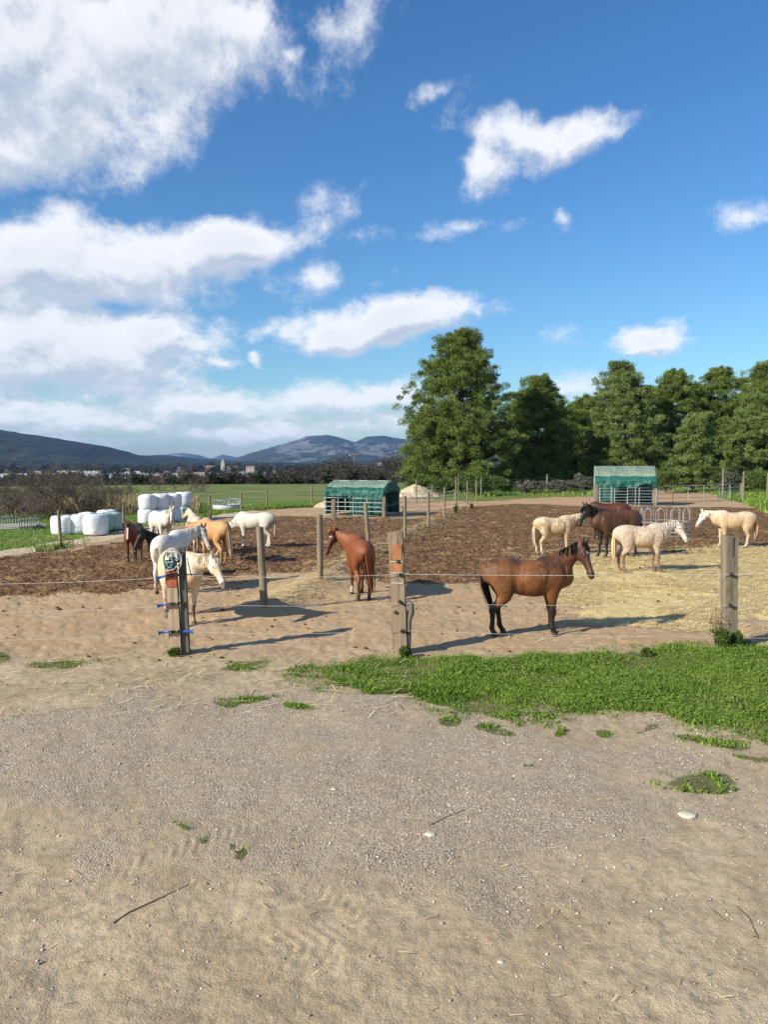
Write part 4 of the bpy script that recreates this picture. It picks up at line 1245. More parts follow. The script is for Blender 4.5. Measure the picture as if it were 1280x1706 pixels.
m.tube([(.17, -.05, zl[0] + .01), (.3, -.05, zl[0] - .005)], .006, 6)
m.build('cable', M_BLACK, tA)

# post b with orange stains
B = P(*NPX['b']); zB = gz(B.x, B.y); hB = zat(886, B.y) - zB
tB = thing('gate_post', 'tall square timber post in the centre with two orange stained patches', 'gate post', (B.x, B.y, zB), R(-8))
M_POSTB = mat_var('old_sleeper_wood', (.075, .055, .038), (.27, .20, .135), 8, .92, .012, 26, (1, 1, .09), c3=(.15, .115, .08))
bm_ = rough_beam(.215, .17, hB, -.09, 9, .004, 16).build('beam', M_POSTB, tB)
o_ = -.09
for (y0, y1) in ((906, 932), (938, 952)):
    z1 = zat(y0, B.y) - zB; z2 = zat(y1, B.y) - zB; zc_ = (z1 + z2) / 2
    m = MB(); m.box((o_ * zc_ / hB, -.0905, zc_), (.175, .012, z1 - z2)); m.build('orange_patch', M_ORANGE, tB)
for yy in (934.5, 953, 970):
    z1 = zat(yy, B.y) - zB
    m = MB(); m.box((o_ * z1 / hB, -.094, z1), (.190, .008, .014)); m.build('white_tape', M_ROPE if yy > 940 else mat_var('pale_lath', (.4, .36, .28), (.6, .55, .45), 9, .9), tB)
m = MB()
for yy, dx in ((934, .03), (957, .05), (1000, .02), (1018, -.05), (1049, .03)):
    m = MB(); z1 = zat(yy, B.y) - zB; m.box((o_ * z1 / hB + dx, -.10, z1), (.035, .03, .045), Matrix.Rotation(.5, 3, 'Y')); m.build('iron_staple', M_BLACK, tB)
m = MB(); z1 = zat(1000, B.y) - zB; z2 = zat(1078, B.y) - zB
m.tube([(.10, -.02, z1), (.15, -.05, z1 - .05), (.16, -.05, z1 - .18), (.125, -.04, z1 - .3), (.12, -.03, z2)], [.025, .05, .045, .035, .03], 8); m.box((.115, 0, (z1 + z2) / 2 - .1), (.05, .09, z1 - z2 - .1)); m.build('side_lath', M_WOODDK, tB)
zlB = [zat(y, B.y) - zB for y in (955, 1003, 1048)]
for z_ in zlB: insul(tB, .0 + o_ * z_ / hB + .06, z_, -.11, .035)

# post c
C = P(*NPX['c']); zC = gz(C.x, C.y); hC = zat(893, C.y) - zC
tC = thing('gate_post', 'split half-round grey post at right rising from weeds', 'gate post', (C.x, C.y, zC), R(5))
rough_beam(.20, .16, hC, -.035, 12, -.004, 16).build('beam', M_WOOD, tC)
m = MB(); m.box((-.03, -.088, hC - .16), (.014, .012, .30)); m.build('crack', M_WOODDK, tC)
zlC = [zat(y, C.y) - zC for y in (955, 1006, 1060)]
for z_ in zlC: insul(tC, -.06, z_, -.10, .03)

# ropes
ropes = [('top', 0), ('middle', 1), ('bottom', 2)]
L0 = P(-330, 1108)
Lz = [1.17, .76, .36]
for nm, i in ropes:
    pa = (A.x - .28, A.y - .12, zA + zl[i] - .04)
    wire([(L0.x, L0.y, Lz[i]), pa], nm + ' white rope left of the hose-hung post', .0038, .05, M_ROPE, 'fence_rope', 'white electric ropes of the near fence')
    wire([(A.x + .26, A.y - .12, zA + zl[i]), (B.x - .1, B.y - .12, zB + zlB[i])], nm + ' white rope between the hose-hung post and the orange-stained post', .0032, .035, M_ROPE, 'fence_rope', 'white electric ropes of the near fence')
    R2 = P(1760, 1076)
    wire([(B.x, B.y - .13, zB + zlB[i] + .005), (C.x - .02, C.y - .12, zC + zlC[i]), (R2.x, R2.y, zlC[i] + .02)], nm + ' white rope running right from the orange-stained post', .0045 if i == 0 else .0032, .02, M_ROPE, 'fence_rope', 'white electric ropes of the near fence')


# weeds at post c
def weed(px, py, h, n, label, seed, mat=M_SHRUB):
    rng = np.random.default_rng(seed); b = P(px, py); mb = MB(); cents = []
    root = thing('weed', label, 'weed', (b.x, b.y, gz(b.x, b.y)), 0, 'weeds growing by the near fence')
    for k in range(n):
        a = rng.uniform(0, 6.28); e = Vector((math.cos(a) * h * .4 * rng.random(), math.sin(a) * h * .3 * rng.random(), h * rng.uniform(.5, 1)))
        mb.tube([(math.cos(a) * .02, math.sin(a) * .02, -.02), e * .55 + Vector((0, 0, .03)), e], [.006, .004, .002], 4, cap=False)
        for q in range(6): cents.append(tuple(e * rng.uniform(.25, 1.) + Vector(rng.normal(size=3)) * .02))
    mb.build('stem', M_TWIG if mat is M_DRY else M_SHRUB, root)
    V, f, r = tufts(np.array(cents), np.full(len(cents), .035), 26 if mat is not M_DRY else 6, .035, .010, rng)
    np_mesh('leaves', V, f, mat, root, attrs={'rnd': r})


weed(1204, 1082, .32, 26, 'leafy weed at the foot of the right-hand post', 1)
weed(1228, 1080, .26, 20, 'low weed hugging the right side of the right-hand post', 2)
weed(1195, 1078, .75, 12, 'thin dry stalks left of the right-hand post', 3, M_DRY)
weed(1078, 1096, .10, 10, 'small raised clump in the grass strip edge', 4)
weed(290, 1093, .10, 16, 'tiny tuft at the foot of the hose-hung post', 5)
weed(676, 1093, .15, 16, 'tuft at the foot of the orange-stained post', 6)
weed(760, 858, .5, 14, 'green weed at the foot of the tall far post', 7)
weed(786, 848, .35, 14, 'low weed at the end of the dividing fence', 8)


# ================================================================== SHELTERS AND METALWORK
def M_TARP(name, c1, c2, fade=None):
    t = NT(name); v = t.coord(); n = t.noise(v, 1.4, 5, .6)
    col = t.ramp(n, [(.3, c1), (.7, c2)])
    w = t.n('ShaderNodeTexNoise'); w.inputs['Scale'].default_value = 2.2; w.inputs['Detail'].default_value = 3; w.inputs['Distortion'].default_value = 1.2
    t.l(t.scalev(v, (1.6, 1, .7)), w.inputs['Vector'])
    return t.done(col, t.bump(w.outputs[0], .16, .9), .5, .35)


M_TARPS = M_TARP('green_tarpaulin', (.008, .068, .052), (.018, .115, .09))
M_TARPR = M_TARP('sunlit_faded_tarpaulin', (.13, .19, .135), (.21, .27, .195))  # roof copy of the tarpaulin, its sunlit and faded look put into the colour


def cloth(f, nu, nv):
    vs = [f(i / nu, j / nv) for j in range(nv + 1) for i in range(nu + 1)]
    fs = [(j * (nu + 1) + i, j * (nu + 1) + i + 1, (j + 1) * (nu + 1) + i + 1, (j + 1) * (nu + 1) + i) for j in range(nv) for i in range(nu)]
    mb = MB(); mb.add(vs, fs, True); return mb


def solid(o, th=.012):
    m = o.modifiers.new('thick', 'SOLIDIFY'); m.thickness = th; return o


def panel(name, w, h, rails, uprights, mat, parent=None, r=.02, braces=False, arc=False, partname=None):
    mb = MB()
    mb.tube([(0, 0, .08), (0, 0, h), (w, 0, h), (w, 0, .08), (0, 0, .08)], r, 6)
    for k in range(1, rails): mb.tube([(0, 0, .08 + (h - .08) * k / rails), (w, 0, .08 + (h - .08) * k / rails)], r * .85, 6)
    for x in uprights: mb.tube([(x * w, -.012, .0), (x * w, -.012, h)], r * 1.1, 6)
    return mb.build(name, mat, parent)


def shelter(px, py, yaw, L_, W_, He, Hr, label, drop, seed):
    """tarpaulin field shelter: hooped frame, roof coloured sunlit and faded, side sheet; x along the long side, front long side at y=0"""
    b = P(px, py); t = thing('field_shelter', label, 'field shelter', (b.x, b.y, gz(b.x, b.y)), yaw)
    rng = random.Random(seed)
    bays = 3

    def sag(u): return -.05 * abs(math.sin(u * math.pi * bays)) ** .7
    prof = [(0, He), (W_ * .16, He + (Hr - He) * .55), (W_ * .5, Hr), (W_ * .84, He + (Hr - He) * .55), (W_, He)]

    def roof(u, v):
        k = v * 4; i = min(int(k), 3); f = k - i
        y = prof[i][0] * (1 - f) + prof[i + 1][0] * f; z = prof[i][1] * (1 - f) + prof[i + 1][1] * f
        return (u * L_, y, z + sag(u) * (1 if 0 < v < 1 else .3))
    # one sheet: sunlit, faded look painted into the top, deep green fall
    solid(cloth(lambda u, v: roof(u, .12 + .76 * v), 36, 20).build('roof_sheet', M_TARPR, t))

    def side(u, v):
        y0, z0 = 0, He
        a = roof(u, .12)
        zz = drop(u)
        yy = .03 + .05 * math.sin(u * 40 + seed) * v + .04 * math.sin(u * 13 + v * 5) * v
        if v < .25:
            q = v / .25; return (u * L_, a[1] * (1 - q) + (-yy) * q * 0 - .02 * q, a[2] * (1 - q) + (He - .03 + sag(u)) * q)
        q = (v - .25) / .75
        return (u * L_ + .03 * math.sin(u * 25) * q, -yy - .02, (He - .03 + sag(u)) * (1 - q) + zz * q)
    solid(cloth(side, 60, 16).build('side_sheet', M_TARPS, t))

    def back(u, v):
        a = roof(u, .88)
        return (u * L_, a[1] * (1 - v) + (W_ + .03) * v + .04 * math.sin(u * 20), a[2] * (1 - v) + .12 * v)
    solid(cloth(back, 30, 8).build('back_sheet', M_TARPS, t))
    # hoops
    m = MB()
    for k in range(bays + 1):
        x = k / bays * L_
        m.tube([(x, .06, 0)] + [(x, min(max(p[0], .06), W_ - .06), p[1] - .05) for p in prof] + [(x, W_ - .06, 0)], .028, 6)
    for (y_, z_) in ((prof[2][0], Hr - .05), (.06, He - .05), (W_ - .06, He - .05)): m.tube([(0, y_, z_), (L_, y_, z_)], .024, 6)
    m.build('frame', M_GALV, t)
    return t, roof, prof


# right-hand shelter, long side to the camera
d_ = P(1040, 843).y; L_R = (1090 - 991) / FPX * d_
HeR = zat(806, d_); HrR = zat(781, d_)
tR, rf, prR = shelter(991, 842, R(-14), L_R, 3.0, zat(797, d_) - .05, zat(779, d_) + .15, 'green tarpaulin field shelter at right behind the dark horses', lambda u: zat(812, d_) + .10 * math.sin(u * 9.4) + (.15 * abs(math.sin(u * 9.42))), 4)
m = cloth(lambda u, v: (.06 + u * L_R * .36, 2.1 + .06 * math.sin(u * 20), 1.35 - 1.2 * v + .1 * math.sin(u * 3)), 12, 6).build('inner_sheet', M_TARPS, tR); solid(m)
for k in range(2):
    xo = P(998 + k * 46, 845)
    o = panel('yard_hurdle', 46 / FPX * d_ - .03, zat(812, d_), 6, (.42,), M_GALV, None, .026)
    o.location = (xo.x, xo.y - .22, gz(xo.x, xo.y)); tag(o, ['left', 'right'][k] + '-hand galvanised railed hurdle closing the right-hand shelter', 'hurdle', 'galvanised hurdles around the shelters')

# left-hand shelter, turned, gable to the right
d2 = P(640, 862).y; yaw = R(-20)
xr = P(640, 862); L_L = 3.35
x0 = xr.x - L_L * math.cos(yaw); y0 = xr.y - L_L * math.sin(yaw) - .0
pl = proj(np.array([x0]), np.array([y0]), np.array([0.]))
HL = zat(803, y0)
tL, rfL, prL = shelter(float(pl[0][0]), float(pl[1][0]), yaw, L_L, 2.5, HL - .38, HL + .10, 'green tarpaulin field shelter at left with its open dark gable facing right', lambda u: .12 if u > .42 else HL - .78, 9)
solid(cloth(lambda u, v: (L_L + .02 + .03 * math.sin(u * 12 + v * 3), 2.5 * u, float(np.interp(2.5 * u, [q[0] for q in prL], [q[1] for q in prL])) * (1 - v) + v * (prL[0][1] - .12 - .25 * abs(u - .5))), 24, 6).build('gable_valance', M_TARPS, tL))
solid(cloth(lambda u, v: (-.02, 2.5 * u, .1 + (float(np.interp(2.5 * u, [q[0] for q in prL], [q[1] for q in prL])) - .1) * (1 - v)), 16, 8).build('end_sheet', M_TARPS, tL))
cy, sy = math.cos(yaw), math.sin(yaw)
for k in range(2):
    o = panel('yard_hurdle', L_L / 2 - .04, 1.0, 4, (.5,), M_GALV, None, .022)
    xx = .03 + k * L_L / 2; o.location = (x0 + xx * cy + .28 * sy, y0 + xx * sy - .28 * cy, gz(x0, y0)); o.rotation_euler = (0, 0, yaw)
    tag(o, ['left', 'right'][k] + '-hand galvanised hurdle along the left-hand shelter', 'hurdle', 'galvanised hurdles around the shelters')
p0 = P(645, 857); p1 = P(662, 856)
hur = [((645, 857), (672, 854), 'galvanised hurdle at the gable of the left-hand shelter', 1.15), ((672, 854), (735, 852), 'long low hurdle right of the left-hand shelter', 1.15), ((690, 838), (735, 836), 'far hurdle behind the sand yard', 1.1), ((735, 852), (778, 846), 'hurdle joining the dividing fence posts', 1.1)]
for (a, b, lab, hh_) in hur:
    a = P(*a); b = P(*b); w = (b - a).length; o = panel('yard_hurdle', w - .05, hh_, 4, (.5,) if w > 1.5 else (), M_GALV, None, .018)
    o.location = (a.x, a.y, gz(a.x, a.y)); o.rotation_euler = (0, 0, math.atan2(b.y - a.y, b.x - a.x)); tag(o, lab, 'hurdle', 'galvanised hurdles around the shelters')
# gates to the right of the right-hand shelter
gts = [((1097, 839), (1146, 837), 'metal yard gate next to the right-hand shelter', M_GALV), ((1147, 837), (1199, 835), 'metal yard gate in the middle of the row', M_GALV), ((1199, 835), (1233, 830), 'green-tinted end gate of the yard row', M_GALVG)]
for (a, b, lab, mt) in gts:
    a = P(*a); b = P(*b); w = (b - a).length; o = panel('yard_gate', w - .04, 1.22, 4, (0.5,), mt, None, .022)
    o.location = (a.x, a.y, gz(a.x, a.y)); o.rotation_euler = (0, 0, math.atan2(b.y - a.y, b.x - a.x)); tag(o, lab, 'gate', 'metal yard gates in a row')


# ring feeders
def ring_feeder(px, py, rad, h, label, nbar, arch=True, skirt=0.0, mat=M_GALV, name='ring_feeder'):
    b = P(px, py); b.y += rad; b.x *= b.y / (b.y - rad)
    t = thing(name, label, 'hay feeder', (b.x, b.y, gz(b.x, b.y)))
    m = MB(); ring = lambda z_, r_: [(math.cos(a) * r_, math.sin(a) * r_, z_) for a in [2 * math.pi * k / 40 for k in range(41)]]
    m.tube(ring(.06, rad), .02, 6); m.tube(ring(h * .5, rad), .02, 6)
    if not arch: m.tube(ring(h, rad), .02, 6)
    m.build('hoops', mat, t)
    m = MB()
    for k in range(nbar):
        a0 = 2 * math.pi * k / nbar; a1 = a0 + 2 * math.pi / nbar * .62
        f = lambda a, z_: (math.cos(a) * rad, math.sin(a) * rad, z_)
        if arch:
            pts = [f(a0, .06), f(a0, h * .82)] + [f(a0 + (a1 - a0) * (1 - math.cos(q)) / 2, h * .82 + h * .18 * math.sin(q)) for q in [math.pi * i / 8 for i in range(1, 8)]] + [f(a1, h * .82), f(a1, .06)]
            m.tube(pts, .012, 6)
        else: m.tube([f(a0, skirt), f(a0 + .28, h)], .02, 6)
    m.build('bars', mat, t)
    if skirt:
        c = cloth(lambda u, v: (math.cos(u * 6.2832) * rad * 1.01, math.sin(u * 6.2832) * rad * 1.01, .04 + skirt * v), 40, 2); solid(c.build('skirt', M_WHITEP, t))
    return t


ring_feeder(1108, 897, .92, 1.12, 'galvanised ring feeder with arched bars behind the speckled horse', 11)
ring_feeder(378, 850, .85, .62, 'low white ring feeder with slanting bars in the field', 22, False, .26)

# sand heap
hb = P(694, 832); n = 40
xs_, ys_ = np.meshgrid(np.linspace(-3.4, 3.4, 60), np.linspace(-2.5, 2.5, 44))
rr = np.hypot(xs_ / 3.2, ys_ / 2.3) + (fbm(xs_ * .9 + 9, ys_ * .9, 88, 3) - .5) * .35
zz = 1.15 * np.clip(1 - rr, 0, 1) ** .9 + (fbm(xs_ * 4, ys_ * 4, 89, 3) - .5) * .12 * (rr < 1) - .03
v = np.stack([xs_ * .75, ys_, zz], -1).reshape(-1, 3); i = np.arange(43)[:, None] * 60; j = np.arange(59)[None]
f = np.stack([i + j, i + j + 1, i + 60 + j + 1, i + 60 + j], -1).reshape(-1, 4)
o = np_mesh('sand_heap', v, f, mat_var('pale_sand', (.42, .32, .2), (.56, .44, .3), 3, .95, .05, 12), smooth=True); o.location = (hb.x + .1, hb.y + 6, gz(hb.x, hb.y)); tag(o, 'heap of pale sand between the left-hand shelter and the pines', 'sand heap')
hb = P(548, 846)
o = np_mesh('sand_heap', v * np.array([.8, .9, .75]), f, bpy.data.materials['pale_sand'], smooth=True); o.location = (hb.x + .6, hb.y + 1.5, gz(hb.x, hb.y)); tag(o, 'low pale heap tucked behind the left end of the left-hand shelter', 'sand heap')


# ---- wrapped bales
def M_WRAP(name, c1, c2):
    t = NT(name); v = t.coord()
    w = t.noise(t.scalev(v, (1, 1, 7)), 3.2, 5, .65, .8); n = t.noise(v, 2, 3)
    return t.done(t.ramp(n, [(.3, c1), (.7, c2)]), t.bump(w, .035, .9), .32, .5)


M_W = M_WRAP('white_bale_wrap', (.66, .68, .70), (.80, .81, .82)); M_WG = M_WRAP('pale_green_bale_wrap', (.32, .45, .38), (.45, .56, .48))


def bale(loc, r, h, label, mat, seed, group):
    rng = random.Random(seed); n = 28; prof = [(.0, 0), (.55, .0), (.86, .02), (.96, .09), (1.0, .25), (.99, .5), (1.0, .75), (.95, .9), (.84, .975), (.5, 1.0), (0, 1.005)]
    vs = []; ph = rng.random() * 6
    for (a, b) in prof:
        for k in range(n):
            t = 2 * math.pi * k / n; q = 1 + .025 * math.sin(3 * t + ph) + .018 * math.sin(7 * t + ph * 2 + b * 3) + rng.uniform(-.008, .008)
            vs.append((math.cos(t) * r * a * q, math.sin(t) * r * a * q, h * b + (.02 * math.sin(2 * t + ph) if b > .8 else 0)))
    fs = [(i * n + k, i * n + (k + 1) % n, (i + 1) * n + (k + 1) % n, (i + 1) * n + k) for i in range(len(prof) - 1) for k in range(n)]
    m = MB(); m.add(vs, fs, True)
    o = m.build('wrapped_bale', mat); o.location = loc; o.rotation_euler = (rng.uniform(-.03, .03), rng.uniform(-.03, .03), rng.random() * 6)
    tag(o, label, 'bale', group); return o


grp = 'plastic-wrapped bales on the field edge'
bal = [(97, 893, M_W, 'leftmost white wrapped bale behind the dark leaning post'), (124, 892, M_W, 'second white bale from the left, set slightly back'), (152, 894, M_W, 'nearest large white bale of the low row'),
       (140, 886, M_W, 'white bale in the back row of the low group'), (165, 888, M_WG, 'pale green wrapped bale right of the nearest white one'), (183, 886, M_WG, 'rightmost pale green bale of the low group'), (172, 880, M_W, 'white bale at the back right of the low group')]
for i, (a, b, m_, l) in enumerate(bal):
    p = P(a, b - 1.5); p.y += .42; rad = .44 if i != 2 else .49
    bale((p.x, p.y, gz(p.x, p.y)), rad, .76 if i != 2 else .84, l, m_, i, grp)
st_ = [(240, 873, 'left'), (262, 871, 'second'), (283, 869, 'third'), (301, 866, 'right end')]
for i, (a, b, l) in enumerate(st_):
    p = P(a, b); p.y += .42; rad = .43 + .01 * (i % 2); h = .70
    bale((p.x, p.y, gz(p.x, p.y)), rad, h, l + ' bale in the bottom row of the bale stack', M_W if i < 3 else M_WG, 20 + i, grp)
    bale((p.x + .03, p.y + .05, gz(p.x, p.y) + h - .01), rad * .97, h, l + ' bale in the top row of the bale stack', M_W, 30 + i, grp)

# hurdles of grey slats lying at far left
for i, (a, b, c, l) in enumerate([(30, 884, 66, 'grey slatted hurdle standing right of the pale pile'), (-12, 880, 28, 'grey slatted hurdle at the left edge')]):
    A1 = P(a, b); B1 = P(c, b - 3); w = (B1 - A1).length
    t = thing('slatted_hurdle', l, 'hurdle', (A1.x, A1.y, gz(A1.x, A1.y)), math.atan2(B1.y - A1.y, B1.x - A1.x), 'slatted hurdles at the left edge')
    for k in range(9):
        m = MB(); m.box((w * (k + .5) / 9 + .02 * math.sin(k * 5), 0, .26), (.05, .02, .52 + .05 * math.sin(k * 3)), Matrix.Rotation(.06 * math.sin(k * 7), 3, 'Y')); m.build('slat', M_HOSE, t)
    for z_ in (.12, .42):
        m = MB(); m.box((w / 2, .025, z_), (w, .022, .05)); m.build('rail', M_HOSE, t)
A1 = P(12, 884); t = thing('plank_pile', 'pile of pale bleached planks at the left edge of the field', 'plank pile', (A1.x - .4, A1.y + .8, gz(A1.x, A1.y)), R(12))
rg = random.Random(3)
for k in range(10):
    m = MB(); m.box((0, 0, 0), (2.6, .2, .05)); o = m.build('plank', M_HOSE if k % 2 else M_ROPE, t); o.location = (rg.uniform(-.3, .3), (k % 4) * .24 - .3, .04 + (k // 4) * .07 + .01 * (k % 4)); o.rotation_euler = (0, 0, rg.uniform(-.1, .1))


# sticks and a flat stone on the near ground
def stick(pts, r, label):
    m = MB(); q = []
    for (a, b, h_) in pts:
        p = P(a, b); q.append((p.x, p.y, gz(p.x, p.y) + r * .5 + h_ * .15))
    m.tube(q, [r, r * .9, r * .8, r * .55][:len(q)] if len(q) <= 4 else r, 6); tag(m.build('stick', M_STICK), label, 'stick', 'sticks on the near ground')


M_STICK = mat_var('dry_stick', (.14, .10, .06), (.32, .24, .15), 20, .9)
stick([(188, 1536, .003), (215, 1520, .01), (262, 1500, .01), (318, 1474, .006)], .006, 'long thin stick lying on the bare dirt at lower left')
stick([(715, 1380, .003), (745, 1366, .008), (775, 1355, .006)], .005, 'stick lying on the gravel right of centre')
stick([(1180, 1515, .003), (1215, 1540, .012), (1262, 1560, .008)], .005, 'stick pressed in the ruts at lower right')
stick([(1228, 1512, .003), (1250, 1535, .012), (1264, 1565, .006)], .0045, 'short stick beside the rutted stick at lower right')
0 and stick([(718, 1608, .003), (726, 1596, .01), (738, 1582, .006)], .005, 'short twig on the dirt below the gravel')
0 and stick([(100, 1385, .003), (140, 1372, .01), (165, 1366, .006)], .006, 'twig at the left edge of the gravel')
for (a, b, r, l) in [(1146, 1364, .075, 'flat pale stone at the right end of the gravel'), (556, 1318, .03, 'small pale stone on the gravel'), (717, 1395, .045, 'pale stone below the stick on the gravel'), (835, 1605, .022, 'small round stone on the near dirt')]:
    p = P(a, b); vs = []; rg = random.Random(a)
    m = MB(); n = 12
    for (q, zq) in ((0.0, 0), (.9, 0), (1, .25), (.8, .45), (.4, .52), (0, .54)):
        for k in range(n): vs.append((math.cos(6.283 * k / n) * r * q * (1 + .12 * math.sin(k * 2.3 + a)), math.sin(6.283 * k / n) * r * q * .8, zq * r * .8))
    m.add(vs, [(i * n + k, i * n + (k + 1) % n, (i + 1) * n + (k + 1) % n, (i + 1) * n + k) for i in range(5) for k in range(n)], True)
    o = m.build('stone', mat_var('pale_stone', (.42, .38, .28), (.58, .53, .42), 9, .9, .01, 30)); o.location = (p.x, p.y, gz(p.x, p.y) - .005); tag(o, l, 'stone', 'stones on the near ground')

# ================================================================== HORSES
def catmull(nodes, sub):
    nodes = np.asarray(nodes, float); n = len(nodes)
    if n < 3 or sub < 2: return nodes
    out = []
    for i in range(n - 1):
        p0 = nodes[max(i - 1, 0)]; p1 = nodes[i]; p2 = nodes[i + 1]; p3 = nodes[min(i + 2, n - 1)]
        for k in range(sub):
            t = k / sub
            q = .5 * ((2 * p1) + (-p0 + p2) * t + (2 * p0 - 5 * p1 + 4 * p2 - p3) * t * t + (-p0 + 3 * p1 - 3 * p2 + p3) * t ** 3)
            q[3:5] = np.clip(q[3:5], min(p1[3], p2[3]) * .8, None) if len(q) > 4 else q[3:5]
            out.append(q)
    out.append(nodes[-1]); return np.array(out)


def chain_dist(pts, ch, lat):
    """ch: (n,5) x y z halfwidth halfheight; lat: lateral unit vector"""
    best = np.full(len(pts), 9.)
    for i in range(len(ch) - 1):
        a = ch[i, :3]; b = ch[i + 1, :3]; ab = b - a; L2 = ab @ ab
        if L2 < 1e-10: continue
        r = pts - a; t = np.clip(r @ ab / L2, 0, 1)
        q = r - t[:, None] * ab
        d = ab / math.sqrt(L2)
        l = lat - d * (lat @ d); l = l / (np.linalg.norm(l) + 1e-9); u = np.cross(d, l)
        W = ch[i, 3] + (ch[i + 1, 3] - ch[i, 3]) * t; H = ch[i, 4] + (ch[i + 1, 4] - ch[i, 4]) * t
        m = np.minimum(W, H)
        x = (q @ l) / W; y = (q @ u) / H; z = (q @ d) / m
        f = np.sqrt(x * x + y * y + z * z) + 1e-6
        g = np.sqrt((x / W) ** 2 + (y / H) ** 2 + (z / m) ** 2) / f + 1e-6
        best = np.minimum(best, (f - 1) / g)
    return best


def smin(a, b, k):
    h = np.clip(.5 + .5 * (b - a) / k, 0, 1)
    return b * (1 - h) + a * h - k * h * (1 - h)


def surface_nets(F, org, hs):
    s = F < 0; nx, ny, nz = F.shape
    acc = np.zeros((nx - 1, ny - 1, nz - 1, 3), np.float32); cnt = np.zeros((nx - 1, ny - 1, nz - 1), np.float32)
    sh = (nx - 1, ny - 1, nz - 1); quads = []
    crosses = []
    for ax in range(3):
        sl0 = [slice(None)] * 3; sl1 = [slice(None)] * 3
        sl0[ax] = slice(0, -1); sl1[ax] = slice(1, None)
        A = F[tuple(sl0)]; B = F[tuple(sl1)]; cr = s[tuple(sl0)] != s[tuple(sl1)]
        t = np.where(cr, A / np.where(cr, A - B, 1), 0).astype(np.float32)
        o = [k for k in range(3) if k != ax]
        for p in (0, 1):
            for q in (0, 1):
                sl = [None] * 3; sl[ax] = slice(None)
                sl[o[0]] = slice(p, F.shape[o[0]] - 1 + p); sl[o[1]] = slice(q, F.shape[o[1]] - 1 + q)
                c = cr[tuple(sl)].astype(np.float32)
                acc[..., ax] += c * t[tuple(sl)]; acc[..., o[0]] += c * p; acc[..., o[1]] += c * q; cnt += c
        crosses.append((ax, o, cr, s[tuple(sl0)]))
    m = cnt > 0; idx = np.full(sh, -1, np.int64); idx[m] = np.arange(m.sum())
    ijk = np.argwhere(m)
    V = org + hs * (ijk + acc[m] / cnt[m][:, None])
    for ax, o, cr, sA in crosses:
        e = np.argwhere(cr)
        e = e[(e[:, o[0]] > 0) & (e[:, o[1]] > 0) & (e[:, o[0]] < F.shape[o[0]] - 1) & (e[:, o[1]] < F.shape[o[1]] - 1)]
        d0 = np.zeros(3, int); d0[o[0]] = 1; d1 = np.zeros(3, int); d1[o[1]] = 1
        g = lambda k: idx[k[:, 0], k[:, 1], k[:, 2]]
        q = np.stack([g(e - d0 - d1), g(e - d1), g(e), g(e - d0)], 1)
        flip = sA[e[:, 0], e[:, 1], e[:, 2]]
        if ax == 1: flip = ~flip
        q[~flip] = q[~flip][:, ::-1]
        quads.append(q)
    return V, np.vstack(quads)


def unit(v): v = np.asarray(v, float); return v / (np.linalg.norm(v) + 1e-12)


def angvec(yaw, pitch):
    y, p = R(yaw), R(pitch); return np.array([math.cos(y) * math.cos(p), math.sin(y) * math.cos(p), math.sin(p)])


def M_COAT(name, patch=None, amount=0.0, scale=6, bump=.006, rough=.47, spec=.32):
    t = NT(name); p = t.coord()
    c = t.attr('col', 'Color')
    f = t.noise(t.scalev(p, (1, 1, .45)), 46, 4, .7)
    big = t.noise(p, 2.4, 4, .6)
    c = t.mix(t.range(f, .35, .66, 0, .5), c, t.mix(1.0, c, (.55, .5, .45), 'MULTIPLY'))
    c = t.mix(t.range(big, .42, .65, 0, .35), c, t.mix(1.0, c, (.72, .66, .60), 'MULTIPLY'))
    if patch:
        v = t.noise(p, scale, 5, .72); c = t.mix(t.math('MULTIPLY', t.math('MULTIPLY', t.range(v, .5 - .1 * amount, .62 - .04 * amount), t.attr('patchy')), .85), c, patch)
    return t.done(c, t.bump(t.math('ADD', f, t.math('MULTIPLY', t.noise(p, 9, 4, .65), 1.2)), bump * 2.2, .8), rough, spec)


HAIRM = {}


def hair_mat(key, c):
    if key not in HAIRM:
        HAIRM[key] = blade_mat('hair_' + key, tuple(x * .55 for x in c), c, tuple(min(1, x * 1.5) for x in c), .55, .12)
    return HAIRM[key]


M_EYE = mat_var('horse_eye', (.006, .004, .003), (.02, .012, .008), 30, .12, spec=.7)


def ribbon_set(paths, widths, rng):
    """paths (n,k,3): flat tapering hair locks -> quads"""
    n, k, _ = paths.shape
    T = np.gradient(paths, axis=1); T /= np.linalg.norm(T, axis=2)[..., None] + 1e-9
    rv = rng.normal(size=(n, 1, 3)); S = np.cross(T, np.broadcast_to(rv, T.shape)); S /= np.linalg.norm(S, axis=2)[..., None] + 1e-9
    prof = np.interp(np.linspace(0, 1, k), [0, .3, .8, 1], [.7, 1, .7, .12])
    W = widths[:, None, None] * prof[None, :, None]
    a = paths - S * W; b = paths + S * W
    V = np.stack([a, b], 2).reshape(n, k * 2, 3)
    q = np.array([[2 * i, 2 * i + 1, 2 * i + 3, 2 * i + 2] for i in range(k - 1)])
    f = (np.arange(n)[:, None, None] * k * 2 + q[None]).reshape(-1, 4)
    return V.reshape(-1, 3), f, np.repeat(rng.random(n), k * 2)


